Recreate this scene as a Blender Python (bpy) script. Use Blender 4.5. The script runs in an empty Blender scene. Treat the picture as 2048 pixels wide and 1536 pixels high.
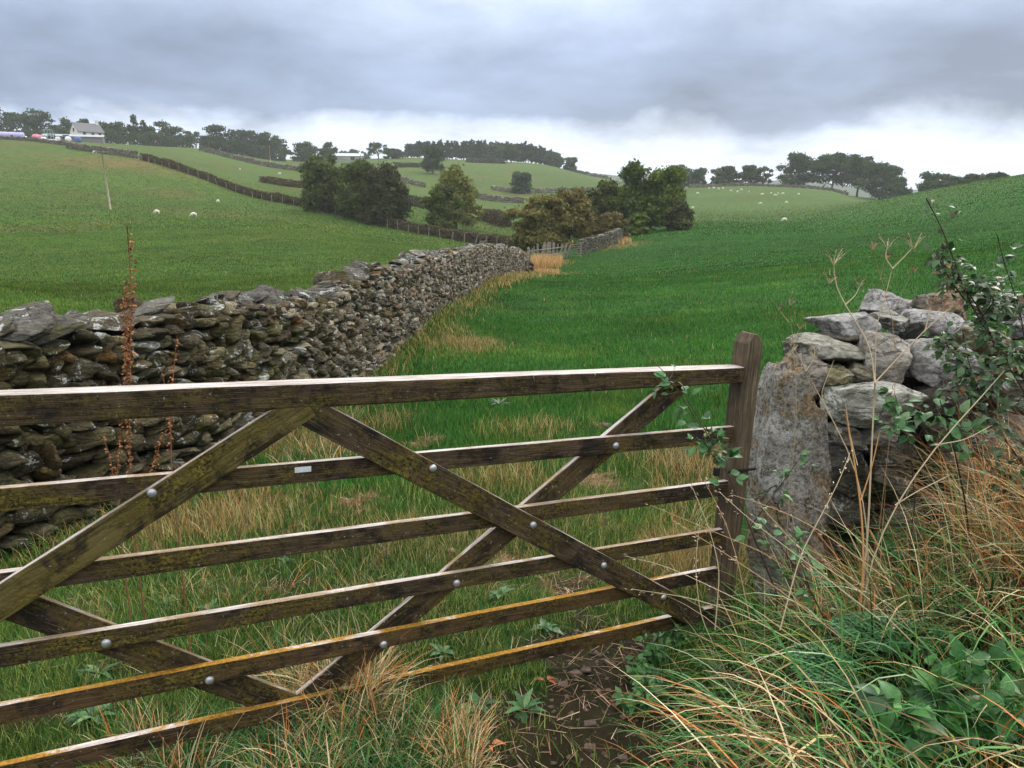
import bpy, math, random
import numpy as np
from mathutils import Vector, Matrix, noise as mnoise
R = np.random.RandomState
SC = bpy.context.scene
COL = SC.collection

# ------------------------------------------------------------------ camera, sky, sun, exposure
F_PX = 1547.0; PITCH = math.radians(13.26)
cam = bpy.data.cameras.new('camera'); co = bpy.data.objects.new('camera', cam); COL.objects.link(co)
cam.sensor_width = 36.0; cam.lens = 36.0*F_PX/2048.0; cam.clip_start = 0.05; cam.clip_end = 9000
co.location = (0, 0, 0); co.rotation_euler = (math.pi/2-PITCH, 0, 0); SC.camera = co
SC.view_settings.view_transform = 'Standard'; SC.view_settings.look = 'None'
SC.view_settings.exposure = 0.0; SC.view_settings.gamma = 1.0
SC.cycles.max_bounces = 6; SC.cycles.diffuse_bounces = 2; SC.cycles.transparent_max_bounces = 8
SC.cycles.volume_bounces = 1

SUN_EL, SUN_AZ = math.radians(42), math.radians(35)      # azimuth clockwise from +Y
w = bpy.data.worlds.new('World'); SC.world = w; w.use_nodes = True

class NT:
    """tiny node-tree writer"""
    def __init__(s, tree): s.t = tree; s.t.nodes.clear()
    def n(s, typ, ins=None, **kw):
        nd = s.t.nodes.new(typ)
        for k, v in kw.items(): setattr(nd, k, v)
        for k, v in (ins or {}).items():
            sk = nd.inputs[k]
            if isinstance(v, bpy.types.NodeSocket): s.t.links.new(v, sk)
            else: sk.default_value = v
        return nd
    def math(s, op, a, b=0.0, clamp=False):
        return s.n('ShaderNodeMath', {0: a, 1: b}, operation=op, use_clamp=clamp).outputs[0]
    def mix(s, f, a, b, bt='MIX'):
        nd = s.n('ShaderNodeMix', data_type='RGBA', blend_type=bt)
        for sk, v in ((nd.inputs[0], f), (nd.inputs[6], a), (nd.inputs[7], b)):
            if isinstance(v, bpy.types.NodeSocket): s.t.links.new(v, sk)
            else: sk.default_value = v if not isinstance(v, tuple) else (*v, 1)[:4]
        return nd.outputs[2]
    def noise(s, vec, scale, detail=5, rough=.55, dist=0.0, out=0):
        return s.n('ShaderNodeTexNoise', {'Vector': vec, 'Scale': scale, 'Detail': detail, 'Roughness': rough, 'Distortion': dist}).outputs[out]
    def ramp(s, fac, stops, interp='LINEAR'):
        nd = s.n('ShaderNodeValToRGB', {0: fac}); cr = nd.color_ramp; cr.interpolation = interp
        while len(cr.elements) < len(stops): cr.elements.new(.5)
        for e, (p, c) in zip(cr.elements, stops):
            e.position = p; e.color = (*c, 1) if isinstance(c, tuple) else (c, c, c, 1)
        return nd.outputs[0]
    def mapr(s, v, a, b, c=0.0, d=1.0, smooth=False):
        return s.n('ShaderNodeMapRange', {0: v, 1: a, 2: b, 3: c, 4: d}, interpolation_type='SMOOTHSTEP' if smooth else 'LINEAR').outputs[0]
    def scale(s, vec, sc):
        return s.n('ShaderNodeMapping', {'Vector': vec, 'Scale': sc}).outputs[0]

W = NT(w.node_tree)
tc = W.n('ShaderNodeTexCoord').outputs['Generated']
sep = W.n('ShaderNodeSeparateXYZ', {0: tc})
el = sep.outputs[2]
inv = W.math('DIVIDE', 1.0, W.math('ADD', W.math('MAXIMUM', el, 0.0), 0.20))
pv = W.n('ShaderNodeVectorMath', {0: tc, 1: W.n('ShaderNodeCombineXYZ', {0: inv, 1: inv, 2: 0.0}).outputs[0]}, operation='MULTIPLY').outputs[0]
n1 = W.noise(pv, .62, 5, .48, .2)
n2 = W.noise(W.n('ShaderNodeMapping', {'Vector': tc, 'Location': (.35, .2, 0), 'Scale': (3.4, 3.4, 7)}).outputs[0], 1.0, 7, .55, .25)
n3 = W.noise(pv, 2.2, 6, .55, .2)
elw = W.math('ADD', el, W.math('MULTIPLY', W.math('SUBTRACT', n2, .5), .17))   # wavy lower edge of the cloud deck
deck = W.ramp(W.math('MULTIPLY', elw, 2.0), [(0.0, (9.6, 10.3, 11.6)), (.14, (9.6, 10.4, 11.8)), (.175, (7.2, 8.2, 10.2)), (.21, (3.7, 4.6, 6.5)), (.34, (3.9, 4.85, 6.8)), (.48, (6.2, 7.3, 9.4)), (.72, (13, 13.4, 14)), (1.0, (21, 21, 21))])
mod = W.mapr(W.math('ADD', W.math('MULTIPLY', n1, .7), W.math('MULTIPLY', n3, .3)), .38, .62, .66, 1.36)
cloud = W.n('ShaderNodeVectorMath', {0: deck, 3: mod}, operation='SCALE').outputs[0]
soft = W.mix(W.mapr(elw, .045, .085, 1.0, 0.0), cloud, deck)
sky = W.n('ShaderNodeTexSky', sky_type='NISHITA'); sky.sun_disc = False
sky.sun_elevation = SUN_EL; sky.sun_rotation = SUN_AZ; sky.air_density = 1.0; sky.dust_density = 3.0
allsky = W.mix(.95, sky.outputs[0], soft)
bg = W.n('ShaderNodeBackground', {'Color': allsky, 'Strength': 0.107})
W.n('ShaderNodeOutputWorld', {'Surface': bg.outputs[0]})

sl = bpy.data.lights.new('sun', 'SUN'); sl.energy = 2.0; sl.angle = math.radians(11); sl.color = (1, .95, .88)
so = bpy.data.objects.new('sun', sl); COL.objects.link(so)
sd = Vector((math.sin(SUN_AZ)*math.cos(SUN_EL), math.cos(SUN_AZ)*math.cos(SUN_EL), math.sin(SUN_EL)))
so.rotation_euler = sd.to_track_quat('Z', 'Y').to_euler(); so.location = (0, 0, 60)

# ------------------------------------------------------------------ helpers
CP, SP = math.cos(PITCH), math.sin(PITCH)
def px(u, v, Y):
    """world point seen at photo pixel (u, v) at forward distance Y"""
    a, k = (u-1024)/F_PX, (v-768)/F_PX
    s = Y/(CP-k*SP)
    return Vector((a*s, Y, (-SP-k*CP)*s))
def tag(o, label=None, cat=None, group=None, kind=None):
    if label: o['label'] = label
    if cat: o['category'] = cat
    if group: o['group'] = group
    if kind: o['kind'] = kind
    return o
def link(o, parent=None):
    COL.objects.link(o)
    if parent: o.parent = parent
    return o
def empty(name, loc, label=None, cat=None, group=None, rz=0):
    o = bpy.data.objects.new(name, None); o.empty_display_size = .2; COL.objects.link(o)
    o.location = loc; o.rotation_euler = (0, 0, rz)
    return tag(o, label, cat, group)
def npmesh(name, V, Fc, mat, parent=None, col=None, smooth=False, link_it=True, loc=None):
    V = np.asarray(V, np.float32).reshape(-1, 3); Fc = np.asarray(Fc, np.int32)
    k = Fc.shape[1]; me = bpy.data.meshes.new(name)
    me.vertices.add(len(V)); me.vertices.foreach_set('co', V.ravel())
    me.loops.add(Fc.size); me.loops.foreach_set('vertex_index', Fc.ravel())
    me.polygons.add(len(Fc)); me.polygons.foreach_set('loop_start', np.arange(0, Fc.size, k, dtype=np.int32))
    if smooth: me.polygons.foreach_set('use_smooth', np.ones(len(Fc), bool))
    if col is not None:
        a = me.color_attributes.new('Col', 'FLOAT_COLOR', 'POINT')
        c = np.ones((len(V), 4), np.float32); c[:, :3] = np.asarray(col).reshape(-1, 3); a.data.foreach_set('color', c.ravel())
    me.update(calc_edges=True)
    if mat: me.materials.append(mat)
    if not link_it: return me
    o = bpy.data.objects.new(name, me)
    if loc is not None: o.location = loc
    return link(o, parent)
class MB:
    """collects shapes into one mesh"""
    def __init__(s): s.V = []; s.F = []; s.n = 0; s.C = []
    def add(s, V, Fq, col=(1, 1, 1)):
        V = np.asarray(V, float).reshape(-1, 3); s.V.append(V)
        s.F += [tuple(int(i)+s.n for i in f) for f in Fq]; s.n += len(V)
        c = np.asarray(col, float)
        s.C.append(np.broadcast_to(c, V.shape) if c.ndim == 1 else c)
    def box(s, c, d, M=None, col=(1, 1, 1)):
        c = np.array(c, float); d = np.array(d, float)/2
        P = np.array([[x, y, z] for x in (-1, 1) for y in (-1, 1) for z in (-1, 1)])*d
        if M is not None: P = P @ np.array(M).T
        s.add(P+c, [(0, 1, 3, 2), (4, 6, 7, 5), (0, 4, 5, 1), (2, 3, 7, 6), (0, 2, 6, 4), (1, 5, 7, 3)], col)
    def tube(s, P, r, n=6, col=(1, 1, 1)):
        P = [Vector(p) for p in P]; m = len(P)
        r = [r]*m if not hasattr(r, '__len__') else r
        V = []
        for i, p in enumerate(P):
            t = (P[min(i+1, m-1)]-P[max(i-1, 0)]).normalized()
            a = t.cross(Vector((.3, .9, .2))).normalized(); b = t.cross(a)
            for j in range(n):
                q = 2*math.pi*j/n; V.append(p+(a*math.cos(q)+b*math.sin(q))*r[i])
        Fq = [(i*n+j, i*n+(j+1) % n, (i+1)*n+(j+1) % n, (i+1)*n+j) for i in range(m-1) for j in range(n)]
        Fq += [tuple(range(n)), tuple(range((m-1)*n, m*n))[::-1]]
        s.add([tuple(v) for v in V], Fq, col)
    def build(s, name, mat, parent=None, smooth=False, bevel=0, loc=None):
        V = np.concatenate(s.V)
        me = bpy.data.meshes.new(name)
        if loc is not None: V = V-np.array(loc)
        me.from_pydata(V.tolist(), [], s.F)
        a = me.color_attributes.new('Col', 'FLOAT_COLOR', 'POINT')
        c = np.ones((len(V), 4), np.float32); c[:, :3] = np.concatenate(s.C); a.data.foreach_set('color', c.ravel())
        if smooth: me.polygons.foreach_set('use_smooth', np.ones(len(me.polygons), bool))
        me.materials.append(mat); me.update()
        o = bpy.data.objects.new(name, me)
        if loc is not None: o.location = loc
        if bevel:
            b = o.modifiers.new('bevel', 'BEVEL'); b.width = bevel; b.segments = 2; b.limit_method = 'ANGLE'
        return link(o, parent)
def vnoise(x, y, seed=0):
    xi, yi = np.floor(x), np.floor(y); fx, fy = x-xi, y-yi
    fx = fx*fx*(3-2*fx); fy = fy*fy*(3-2*fy)
    def h(a, b):
        s = np.sin(a*127.1+b*311.7+seed*74.7)*43758.5453
        return s-np.floor(s)
    return (h(xi, yi)*(1-fx)+h(xi+1, yi)*fx)*(1-fy)+(h(xi, yi+1)*(1-fx)+h(xi+1, yi+1)*fx)*fy
def fbm(x, y, seed=0, o=4):
    v = 0; a = .5; t = 0
    for i in range(o):
        v = v+a*vnoise(x*2**i, y*2**i, seed+i*7); t += a; a *= .5
    return v/t
def sstep(a, b, x):
    t = np.clip((x-a)/(b-a), 0, 1); return t*t*(3-2*t)

# ------------------------------------------------------------------ terrain (measured points: photo pixel + estimated distance)
TP = []
def T(u, v, Y): TP.append(tuple(px(u, v, Y)))
def Z(x, y, z): TP.append((x, y, z))
for p in [(0, .01, -1.6), (-1.5, .6, -1.6), (1.5, .6, -1.5), (0, 1.3, -1.62), (-2.4, 1.6, -1.66), (-.5, 2.3, -1.74), (.1, 2.3, -1.73), (.92, 3.06, -1.86), (1.3, 2.2, -1.60), (2.2, 2.6, -1.5),
          (1.5, 3.6, -1.86), (3.2, 3.8, -1.7), (-2.83, 5.7, -2.13), (-2.5, 4, -2.03), (-1, 4, -1.95), (0, 6, -2.05), (2, 6, -2.03), (5, 6, -1.95), (0, 12, -2.42), (4, 12, -2.25), (9, 12, -1.8),
          (0, 20, -2.85), (4, 20, -2.6), (8, 20, -2.2), (15, 20, -1.3), (-6, 5, -2.2), (-8, 12, -2.35), (-14, 20, -2.2), (-5, 20, -2.6), (-20, 12, -1.5), (10, 2, -1.3), (-10, 1, -1.7)]: Z(*p)
for p in [(0, 1085, 4.6), (560, 840, 8), (735, 720, 12), (850, 615, 18), (960, 560, 30), (1050, 547, 45),
          (0, 560, 35), (200, 560, 35), (400, 530, 40), (600, 540, 40), (800, 520, 45),
          (1250, 541, 45), (1500, 522, 42), (1750, 500, 45), (2048, 460, 50), (2300, 430, 55),
          # left hill field up to its hedge
          (-300, 400, 90), (0, 450, 80), (200, 455, 80), (388, 433, 105), (600, 462, 80), (800, 490, 75), (950, 507, 75),
          (-300, 265, 220), (0, 282, 215), (100, 292, 200), (190, 303, 190), (285, 320, 168), (350, 338, 158), (420, 362, 152), (480, 385, 146), (550, 403, 138), (620, 415, 132), (700, 434, 124), (760, 449, 118), (830, 464, 110), (880, 473, 104), (960, 487, 96), (1050, 499, 86),
          (100, 350, 140), (250, 370, 135), (400, 410, 122), (0, 340, 150),
          # farm plateau and woods on it
          (-300, 260, 330), (0, 279, 320), (175, 287, 320), (290, 293, 340), (400, 297, 360), (480, 310, 370), (560, 322, 390), (650, 322, 430),
          # second field
          (400, 335, 195), (400, 305, 280), (500, 365, 180), (500, 325, 290), (600, 375, 180), (600, 345, 270), (600, 325, 360),
          (700, 395, 160), (700, 355, 250), (700, 322, 400), (830, 425, 140), (830, 395, 190), (840, 345, 300), (830, 316, 430),
          (950, 455, 125), (950, 428, 170), (960, 398, 230), (1043, 388, 260), (1000, 350, 330), (950, 322, 440), (1040, 325, 440), (1100, 331, 440), (1150, 345, 440), (1220, 360, 440),
          (1150, 400, 230), (1150, 506, 76), (1150, 470, 120), (1080, 440, 150), (1250, 484, 80), (1300, 468, 95), (1250, 400, 230), (1330, 375, 420),
          (1400, 452, 112), (1400, 420, 180), (1390, 376, 300), (1500, 447, 125), (1500, 410, 200), (1480, 372, 300), (1600, 440, 130), (1600, 376, 290), (1680, 386, 270), (1600, 410, 190), (1690, 425, 130),
          (1755, 401, 165), (1850, 382, 150), (1900, 373, 142), (2048, 351, 122), (2300, 320, 110), (1755, 440, 95), (1900, 430, 80), (2048, 405, 75),
          # falls away behind the skylines
          (1390, 392, 400), (1500, 392, 400), (1620, 396, 380), (1755, 415, 260), (1755, 396, 380), (1900, 392, 240), (2048, 372, 220), (2300, 350, 200), (1900, 385, 330), (2100, 375, 330),
          (-300, 275, 480), (0, 290, 480), (300, 300, 500), (600, 330, 600), (830, 335, 620), (1000, 345, 620), (1150, 370, 620), (1300, 392, 620), (1600, 400, 600), (2048, 395, 600),
          (-300, 385, 1000), (300, 385, 1000), (830, 385, 900), (1600, 397, 900), (2048, 397, 900), (1000, 390, 900), (1200, 390, 900),
          (1180, 346, 1350), (1110, 348, 1350), (1240, 352, 1350), (1320, 362, 1350), (1480, 366, 1350), (1580, 360, 1350), (1700, 372, 1350), (2048, 380, 1350), (800, 365, 1350), (300, 380, 1350), (-300, 380, 1350),
          (-300, 404, 2000), (600, 404, 2000), (1180, 404, 2000), (1600, 404, 2000), (2300, 404, 2000)]: T(*p)
TP = np.array(TP)
def lift(x, y):
    r = np.hypot(x, y); th = np.arctan2(x, y)
    return np.stack([np.clip(th, -.8, .8)*4.0, np.log(r+3)*1.6], -1), r
def tps(d): 
    return np.where(d > 1e-9, d*d*np.log(np.maximum(d, 1e-9)), 0)
Q, rr = lift(TP[:, 0], TP[:, 1]); fv = TP[:, 2]/(rr+3)
n = len(Q); K = tps(np.linalg.norm(Q[:, None]-Q[None], axis=-1))+np.eye(n)*1e-4
P = np.c_[np.ones(n), Q]; A = np.block([[K, P], [P.T, np.zeros((3, 3))]])
wts = np.linalg.solve(A, np.r_[fv, 0, 0, 0])
def ground_raw(x, y):
    q, r = lift(x, y); sh = r.shape; q = q.reshape(-1, 2); out = np.empty(len(q))
    for i in range(0, len(q), 40000):
        c = q[i:i+40000]; out[i:i+40000] = tps(np.linalg.norm(c[:, None]-Q[None], axis=-1)) @ wts[:n]+np.c_[np.ones(len(c)), c] @ wts[n:]
    z = out.reshape(sh)*(r+3); th = np.abs(np.arctan2(x, y))
    z = z+(-1.6-.004*r-z)*sstep(.85, 1.9, th)
    amp = .02+.03*sstep(4, 30, r)+.25*sstep(60, 300, r)
    z += amp*(fbm(x*1.6, y*1.6, 3)-.5)*sstep(0, 2, r)+.5*(fbm(x*.03, y*.03, 5)-.5)*sstep(60, 160, r)
    return z
TH = np.unique(np.concatenate([np.linspace(-math.pi, -.8, 46), np.linspace(-.8, .8, 700), np.linspace(.8, math.pi, 46)]))
RR = np.concatenate([[0.02], np.geomspace(.25, 2600, 430)])
tg, rg = np.meshgrid(TH, RR, indexing='ij')
ZG = ground_raw(rg*np.sin(tg), rg*np.cos(tg))
LR = np.log(RR)
def gz(x, y):
    x = np.asarray(x, float); y = np.asarray(y, float)
    r = np.maximum(np.hypot(x, y), .03); th = np.arctan2(x, y)
    i = np.clip(np.searchsorted(TH, th)-1, 0, len(TH)-2); j = np.clip(np.searchsorted(RR, r)-1, 0, len(RR)-2)
    a = (th-TH[i])/(TH[i+1]-TH[i]); b = (r-RR[j])/(RR[j+1]-RR[j])
    return (ZG[i, j]*(1-a)+ZG[i+1, j]*a)*(1-b)+(ZG[i, j+1]*(1-a)+ZG[i+1, j+1]*a)*b
def hit(u, v, start=1.0):
    """ground point seen at photo pixel (u, v)"""
    d = px(u, v, 1.0); Y = np.geomspace(start, 1500, 4000)
    below = d.z*Y < gz(d.x*Y, Y)
    k = int(np.argmax(below)) if below.any() else 3000
    return Vector((d.x*Y[k], Y[k], float(gz(d.x*Y[k], Y[k]))))
def on(u, Y, v=420):
    p = px(u, v, Y); p.z = float(gz(p.x, p.y)); return p

# masks on the ground: bare soil, worn straw, dry grass (places, not shading)
def blobs(L):
    out = []
    for (u, v, rx, ry, s) in L:
        p = hit(u, v); out.append((p.x, p.y, rx, ry, s))
    return out
def bl_eval(B, x, y):
    m = np.zeros_like(x)
    for (a, b, rx, ry, s) in B: m = np.maximum(m, s*np.exp(-((x-a)/rx)**2-((y-b)/ry)**2))
    return m
B_SOIL = blobs([(1130, 1480, .34, .35, 1.4), (1220, 1400, .30, .3, 1.4), (1200, 1310, .26, .25, 1.2), (1040, 1530, .36, .28, 1.2), (1300, 1500, .3, .3, 1.2), (1180, 1230, .2, .2, .75), (1150, 1175, .18, .22, .7), (560, 1170, .25, .16, .8), (300, 1330, .3, .14, .8), (100, 1440, .3, .12, .8), (950, 1245, .2, .1, .6), (200, 1410, .4, .1, .6)])
B_WORN = blobs([(700, 1180, .25, .2, .75), (420, 1180, .3, .15, .75), (1000, 1130, .25, .25, .7), (760, 1120, .2, .25, .75), (120, 1230, .3, .12, .8), (500, 1330, .3, .12, .8), (300, 1110, .35, .12, .6), (1260, 1260, .12, .2, .7), (850, 1350, .25, .12, .7), (860, 882, .22, .26, 1.1), (700, 1010, .24, .3, .95), (640, 1060, .22, .25, .85), (1215, 850, .3, .25, .9), (1190, 960, .3, .35, .9), (1190, 1040, .25, .25, .8), (1230, 905, .25, .3, .7), (540, 1180, .3, .2, .8), (1150, 1170, .25, .3, .8), (1330, 1000, .2, .2, .5)])
B_DRY = blobs([(590, 860, .35, .5, 1.2), (560, 900, .5, .4, 1.0), (760, 850, .4, .6, .6), (930, 690, .7, 1.1, .75), (890, 660, .5, 1.2, .5), (1050, 860, .5, .5, .6), (1400, 930, .4, .5, 1.0), (1390, 1130, .3, .3, 1.2), (1000, 960, .4, .4, .6), (780, 1080, .5, .3, .5), (400, 1050, .5, .3, .9), (480, 1010, .4, .3, .8), (900, 1090, .5, .3, .4),
               (960, 575, .35, 3.5, .8), (905, 595, .3, 3.0, .45), (830, 640, .25, 2, .35), (1095, 525, 1.6, 5, 1.3), (1075, 545, .8, 2.0, 1.0), (1240, 492, 2.5, 4, .8), (1120, 548, 1.6, 1.2, .7)])
def masks(x, y):
    nz = fbm(x*5, y*5, 11); nb = fbm(x*1.3, y*1.3, 21)
    n5 = fbm(x*14, y*14, 12); soil = np.clip((bl_eval(B_SOIL, x, y)+(nz-.5)*.9-.42)*4, 0, 1)
    worn = np.clip((bl_eval(B_WORN, x, y)+(nz-.5)*1.3+(n5-.5)*1.2-.46)*2.2, 0, 1)
    bd_ = bl_eval(B_DRY, x, y); dry = np.clip(bd_+(nb-.5)*.8*np.minimum(1, bd_*3), 0, 1)
    return soil, worn, dry

# ------------------------------------------------------------------ materials
def mat(name): 
    m = bpy.data.materials.new(name); m.use_nodes = True; return m, NT(m.node_tree)
def finish(N, base, rough=.8, bump=None, bs=.3, bd=.02, spec=.3, nrm=None, transl=None, metallic=0.0):
    ins = {'Base Color': base, 'Roughness': rough, 'Specular IOR Level': spec, 'Metallic': metallic}
    if bump is not None: ins['Normal'] = N.n('ShaderNodeBump', {'Height': bump, 'Strength': bs, 'Distance': bd}).outputs[0]
    b = N.n('ShaderNodeBsdfPrincipled', ins).outputs[0]
    if transl:
        t = N.n('ShaderNodeBsdfTranslucent', {'Color': base}).outputs[0]
        b = N.n('ShaderNodeMixShader', {0: transl, 1: b, 2: t}).outputs[0]
    N.n('ShaderNodeOutputMaterial', {'Surface': b})
def obj_co(N): return N.n('ShaderNodeTexCoord').outputs['Object']
def pos(N): return N.n('ShaderNodeNewGeometry').outputs['Position']
def upz(N): return N.n('ShaderNodeSeparateXYZ', {0: N.n('ShaderNodeNewGeometry').outputs['Normal']}).outputs[2]
def vcol(N): return N.n('ShaderNodeVertexColor', layer_name='Col').outputs[0]

M = {}
m, N = mat('leaf'); finish(N, vcol(N), .6, spec=.12, transl=.22); M['leaf'] = m
m, N = mat('grass_blade'); finish(N, vcol(N), .6, spec=.10, transl=.16); M['blade'] = m
m, N = mat('far_leaf'); finish(N, vcol(N), .9, spec=.05, transl=.15); M['farleaf'] = m
# ground
m, N = mat('ground'); p = pos(N); c = vcol(N)
big = N.noise(p, .06, 4); mid = N.noise(N.scale(p, (1, 1, 1)), .55, 6, .62); fine = N.noise(p, 9, 6, .7); fine2 = N.noise(p, 2.3, 5, .7)
c1 = N.mix(N.mapr(mid, .35, .68), N.mix(1.0, c, (.72, .78, .72, 1), 'MULTIPLY'), N.mix(1.0, c, (1.35, 1.2, 1.15, 1), 'MULTIPLY'))
c2 = N.mix(N.mapr(fine2, .45, .7), c1, N.mix(1.0, c1, (.55, .62, .5, 1), 'MULTIPLY'))
c3 = N.mix(N.mapr(fine, .4, .7, 0, .8), c2, N.mix(1.0, c2, (.5, .55, .5, 1), 'MULTIPLY'))
hgt = N.math('ADD', N.math('MULTIPLY', fine, .5), N.math('ADD', N.math('MULTIPLY', fine2, 1.0), N.math('MULTIPLY', mid, 1.5)))
finish(N, c3, .95, hgt, .55, .14, spec=.1); M['ground'] = m
# stone
def stone_mat(name, lichen=.5, moss=.4, layer=1.0, base_mul=1.0, sc=1.0):
    m, N = mat(name); p = N.scale(pos(N), (sc, sc, sc)); c = vcol(N)
    a = N.noise(p, 4.5, 8, .62, .3); b = N.noise(p, 22, 8, .7); g = N.noise(p, 90, 5, .7)
    wv = N.n('ShaderNodeTexWave', {'Vector': N.n('ShaderNodeMapping', {'Vector': p, 'Rotation': (.3, .25, .2)}).outputs[0], 'Scale': 9.0, 'Distortion': 9.0, 'Detail': 5.0, 'Detail Scale': 1.6, 'Detail Roughness': .7}, bands_direction='Z').outputs['Fac']
    col = N.mix(N.mapr(a, .3, .7), N.mix(1.0, c, (.55, .52, .48, 1), 'MULTIPLY'), N.mix(1.0, c, (1.3, 1.27, 1.2, 1), 'MULTIPLY'))
    col = N.mix(N.mapr(b, .40, .62, 0, .85), col, N.mix(1.0, col, (.38, .40, .37, 1), 'MULTIPLY'))
    col = N.mix(N.mapr(wv, .1, .45, .45*layer, 0), col, N.mix(1.0, col, (.4, .4, .4, 1), 'MULTIPLY'))
    ms = N.math('MULTIPLY', N.mapr(N.noise(p, 3.1, 6, .7, .5), .5, .62), moss)
    col = N.mix(ms, col, N.mix(N.mapr(b, .35, .65), (.05, .048, .012, 1), (.13, .12, .03, 1)))
    li = N.math('MULTIPLY', N.math('MULTIPLY', N.mapr(N.noise(p, 6.3, 7, .75, .6), .575, .60), N.mapr(N.noise(p, 40, 4, .7), .38, .46)), lichen)
    col = N.mix(li, col, (.52, .53, .50, 1))
    ru = N.mapr(N.noise(p, 2.0, 5, .65), .70, .78, 0, .45)
    col = N.mix(ru, col, (.20, .095, .03, 1))
    cr = N.mapr(N.math('ABSOLUTE', N.math('SUBTRACT', N.noise(N.scale(p, (1, 1, 2.6)), 2.6, 7, .62, 1.0), .5)), .0, .014); col = N.mix(N.math('ADD', .35, N.math('MULTIPLY', cr, .65)), (.03, .027, .022, 1), col)
    h = N.math('ADD', N.math('ADD', N.math('MULTIPLY', a, 1.2), N.math('MULTIPLY', b, .9)), N.math('ADD', N.math('MULTIPLY', g, .3), N.math('ADD', N.math('MULTIPLY', wv, .7*layer), N.math('MULTIPLY', cr, .7))))
    finish(N, col, .85, h, .9, .028/sc, spec=.25); return m
M['stone'] = stone_mat('wall_stone', .9, .55, .5)

def post_mat():
    m, N = mat('gatepost_stone'); p = pos(N)
    a = N.noise(p, 9, 8, .7, .2); b = N.noise(p, 60, 8, .8, .1); d = N.noise(p, 3.6, 6, .7, .3); e = N.noise(p, 22, 7, .75, .2)
    col = N.mix(N.mapr(b, .40, .60), (.10, .09, .075, 1), (.50, .48, .43, 1))
    col = N.mix(N.math('MULTIPLY', N.mapr(d, .44, .54, 1, 0), N.mapr(a, .42, .58, 0, .7)), col, N.mix(N.mapr(b, .42, .58), (.13, .075, .025, 1), (.42, .27, .10, 1)))
    col = N.mix(N.math('MULTIPLY', N.mapr(d, .50, .60), N.mapr(e, .46, .54)), col, (.62, .61, .57, 1))
    col = N.mix(N.mapr(e, .60, .68, 0, .8), col, (.03, .025, .018, 1))
    col = N.mix(N.mapr(N.noise(p, 5.5, 3, .6), .69, .70), col, (.80, .82, .86, 1))
    cr = N.mapr(N.math('ABSOLUTE', N.math('SUBTRACT', N.noise(N.scale(p, (1.6, 1.6, 1.1)), 2.2, 4, .5, .5), .5)), .0, .009); col = N.mix(N.math('ADD', .4, N.math('MULTIPLY', cr, .6)), (.02, .016, .012, 1), col)
    h = N.math('ADD', N.math('ADD', N.math('MULTIPLY', a, 1.0), e), N.math('ADD', N.math('MULTIPLY', b, .5), N.math('MULTIPLY', cr, .6)))
    finish(N, col, .85, h, 1.0, .035, spec=.2); return m
M['poststone2'] = post_mat()
M['bigstone'] = stone_mat('big_stone', .6, .18, .28)
M['poststone'] = stone_mat('post_stone', 1.0, .35, .12)
m, N = mat('hearting'); finish(N, N.mix(N.noise(pos(N), 14, 5), (.006, .005, .004, 1), (.025, .02, .014, 1)), .95, N.noise(pos(N), 12, 5), 1, .05, spec=.1); M['hearting'] = m  # wall core, coloured near black so the shade in the gaps is painted in
# weathered gate wood: grain follows each bar's own X axis
def wood_mat(name, dark=(.022, .014, .008), lightc=(.105, .070, .038), algae=.8, orange=.35):
    m, N = mat(name); o = obj_co(N)
    oi = N.n('ShaderNodeObjectInfo').outputs['Random']
    o2 = N.n('ShaderNodeVectorMath', {0: o, 1: N.n('ShaderNodeCombineXYZ', {0: N.math('MULTIPLY', oi, 37.0), 1: oi, 2: oi}).outputs[0]}, operation='ADD').outputs[0]
    gr = N.noise(N.scale(o2, (5, 70, 70)), 1.0, 7, .65, .6); gr2 = N.noise(N.scale(o2, (14, 330, 330)), 1.0, 4, .6, .2)
    pt = N.noise(o2, 9, 6, .68, .4); pt2 = N.noise(N.scale(o2, (1, 2.2, 2.2)), 3.4, 7, .72, .5); sp = N.noise(o2, 95, 4, .75)
    col = N.mix(N.mapr(gr, .3, .7), dark, lightc)
    col = N.mix(N.mapr(pt, .44, .56, 0, .9), col, (.010, .007, .005, 1))
    col = N.mix(N.mapr(gr2, .54, .68, 0, .55), col, (.15, .11, .08, 1))
    al = N.math('MULTIPLY', N.math('MULTIPLY', N.mapr(pt2, .45, .62), N.mapr(N.math('ADD', N.math('MULTIPLY', sp, .7), N.math('MULTIPLY', gr, .3)), .43, .56)), algae)
    col = N.mix(al, col, N.mix(N.mapr(pt, .4, .6), (.13, .095, .012, 1), (.26, .205, .03, 1)))
    wh = N.math('MULTIPLY', N.mapr(N.noise(o2, 75, 4, .7), .64, .68), .7)
    col = N.mix(wh, col, (.34, .33, .30, 1))
    up = N.mapr(N.math('ADD', upz(N), N.math('MULTIPLY', N.math('SUBTRACT', gr, .5), .25)), .72, .86)
    top = N.mix(N.mapr(gr, .32, .68), (.30, .24, .21, 1), (.78, .73, .69, 1))
    top = N.mix(N.mapr(gr2, .5, .7, 0, .6), top, (.12, .08, .055, 1))
    ol = N.math('MULTIPLY', N.mapr(N.math('ADD', pt2, N.math('MULTIPLY', sp, .3)), .66-.10*orange, .74-.10*orange), min(1, orange+.2))
    top = N.mix(ol, top, N.mix(N.mapr(sp, .4, .6), (.27, .11, .012, 1), (.42, .24, .03, 1)))
    col = N.mix(up, col, top)
    h = N.math('ADD', N.math('MULTIPLY', gr, 1.0), N.math('ADD', N.math('MULTIPLY', gr2, .5), N.math('ADD', N.math('MULTIPLY', al, .5), N.math('MULTIPLY', sp, .25))))
    finish(N, col, .8, h, 1.0, .008, spec=.2); return m
M['wood'] = wood_mat('gate_wood')
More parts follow.
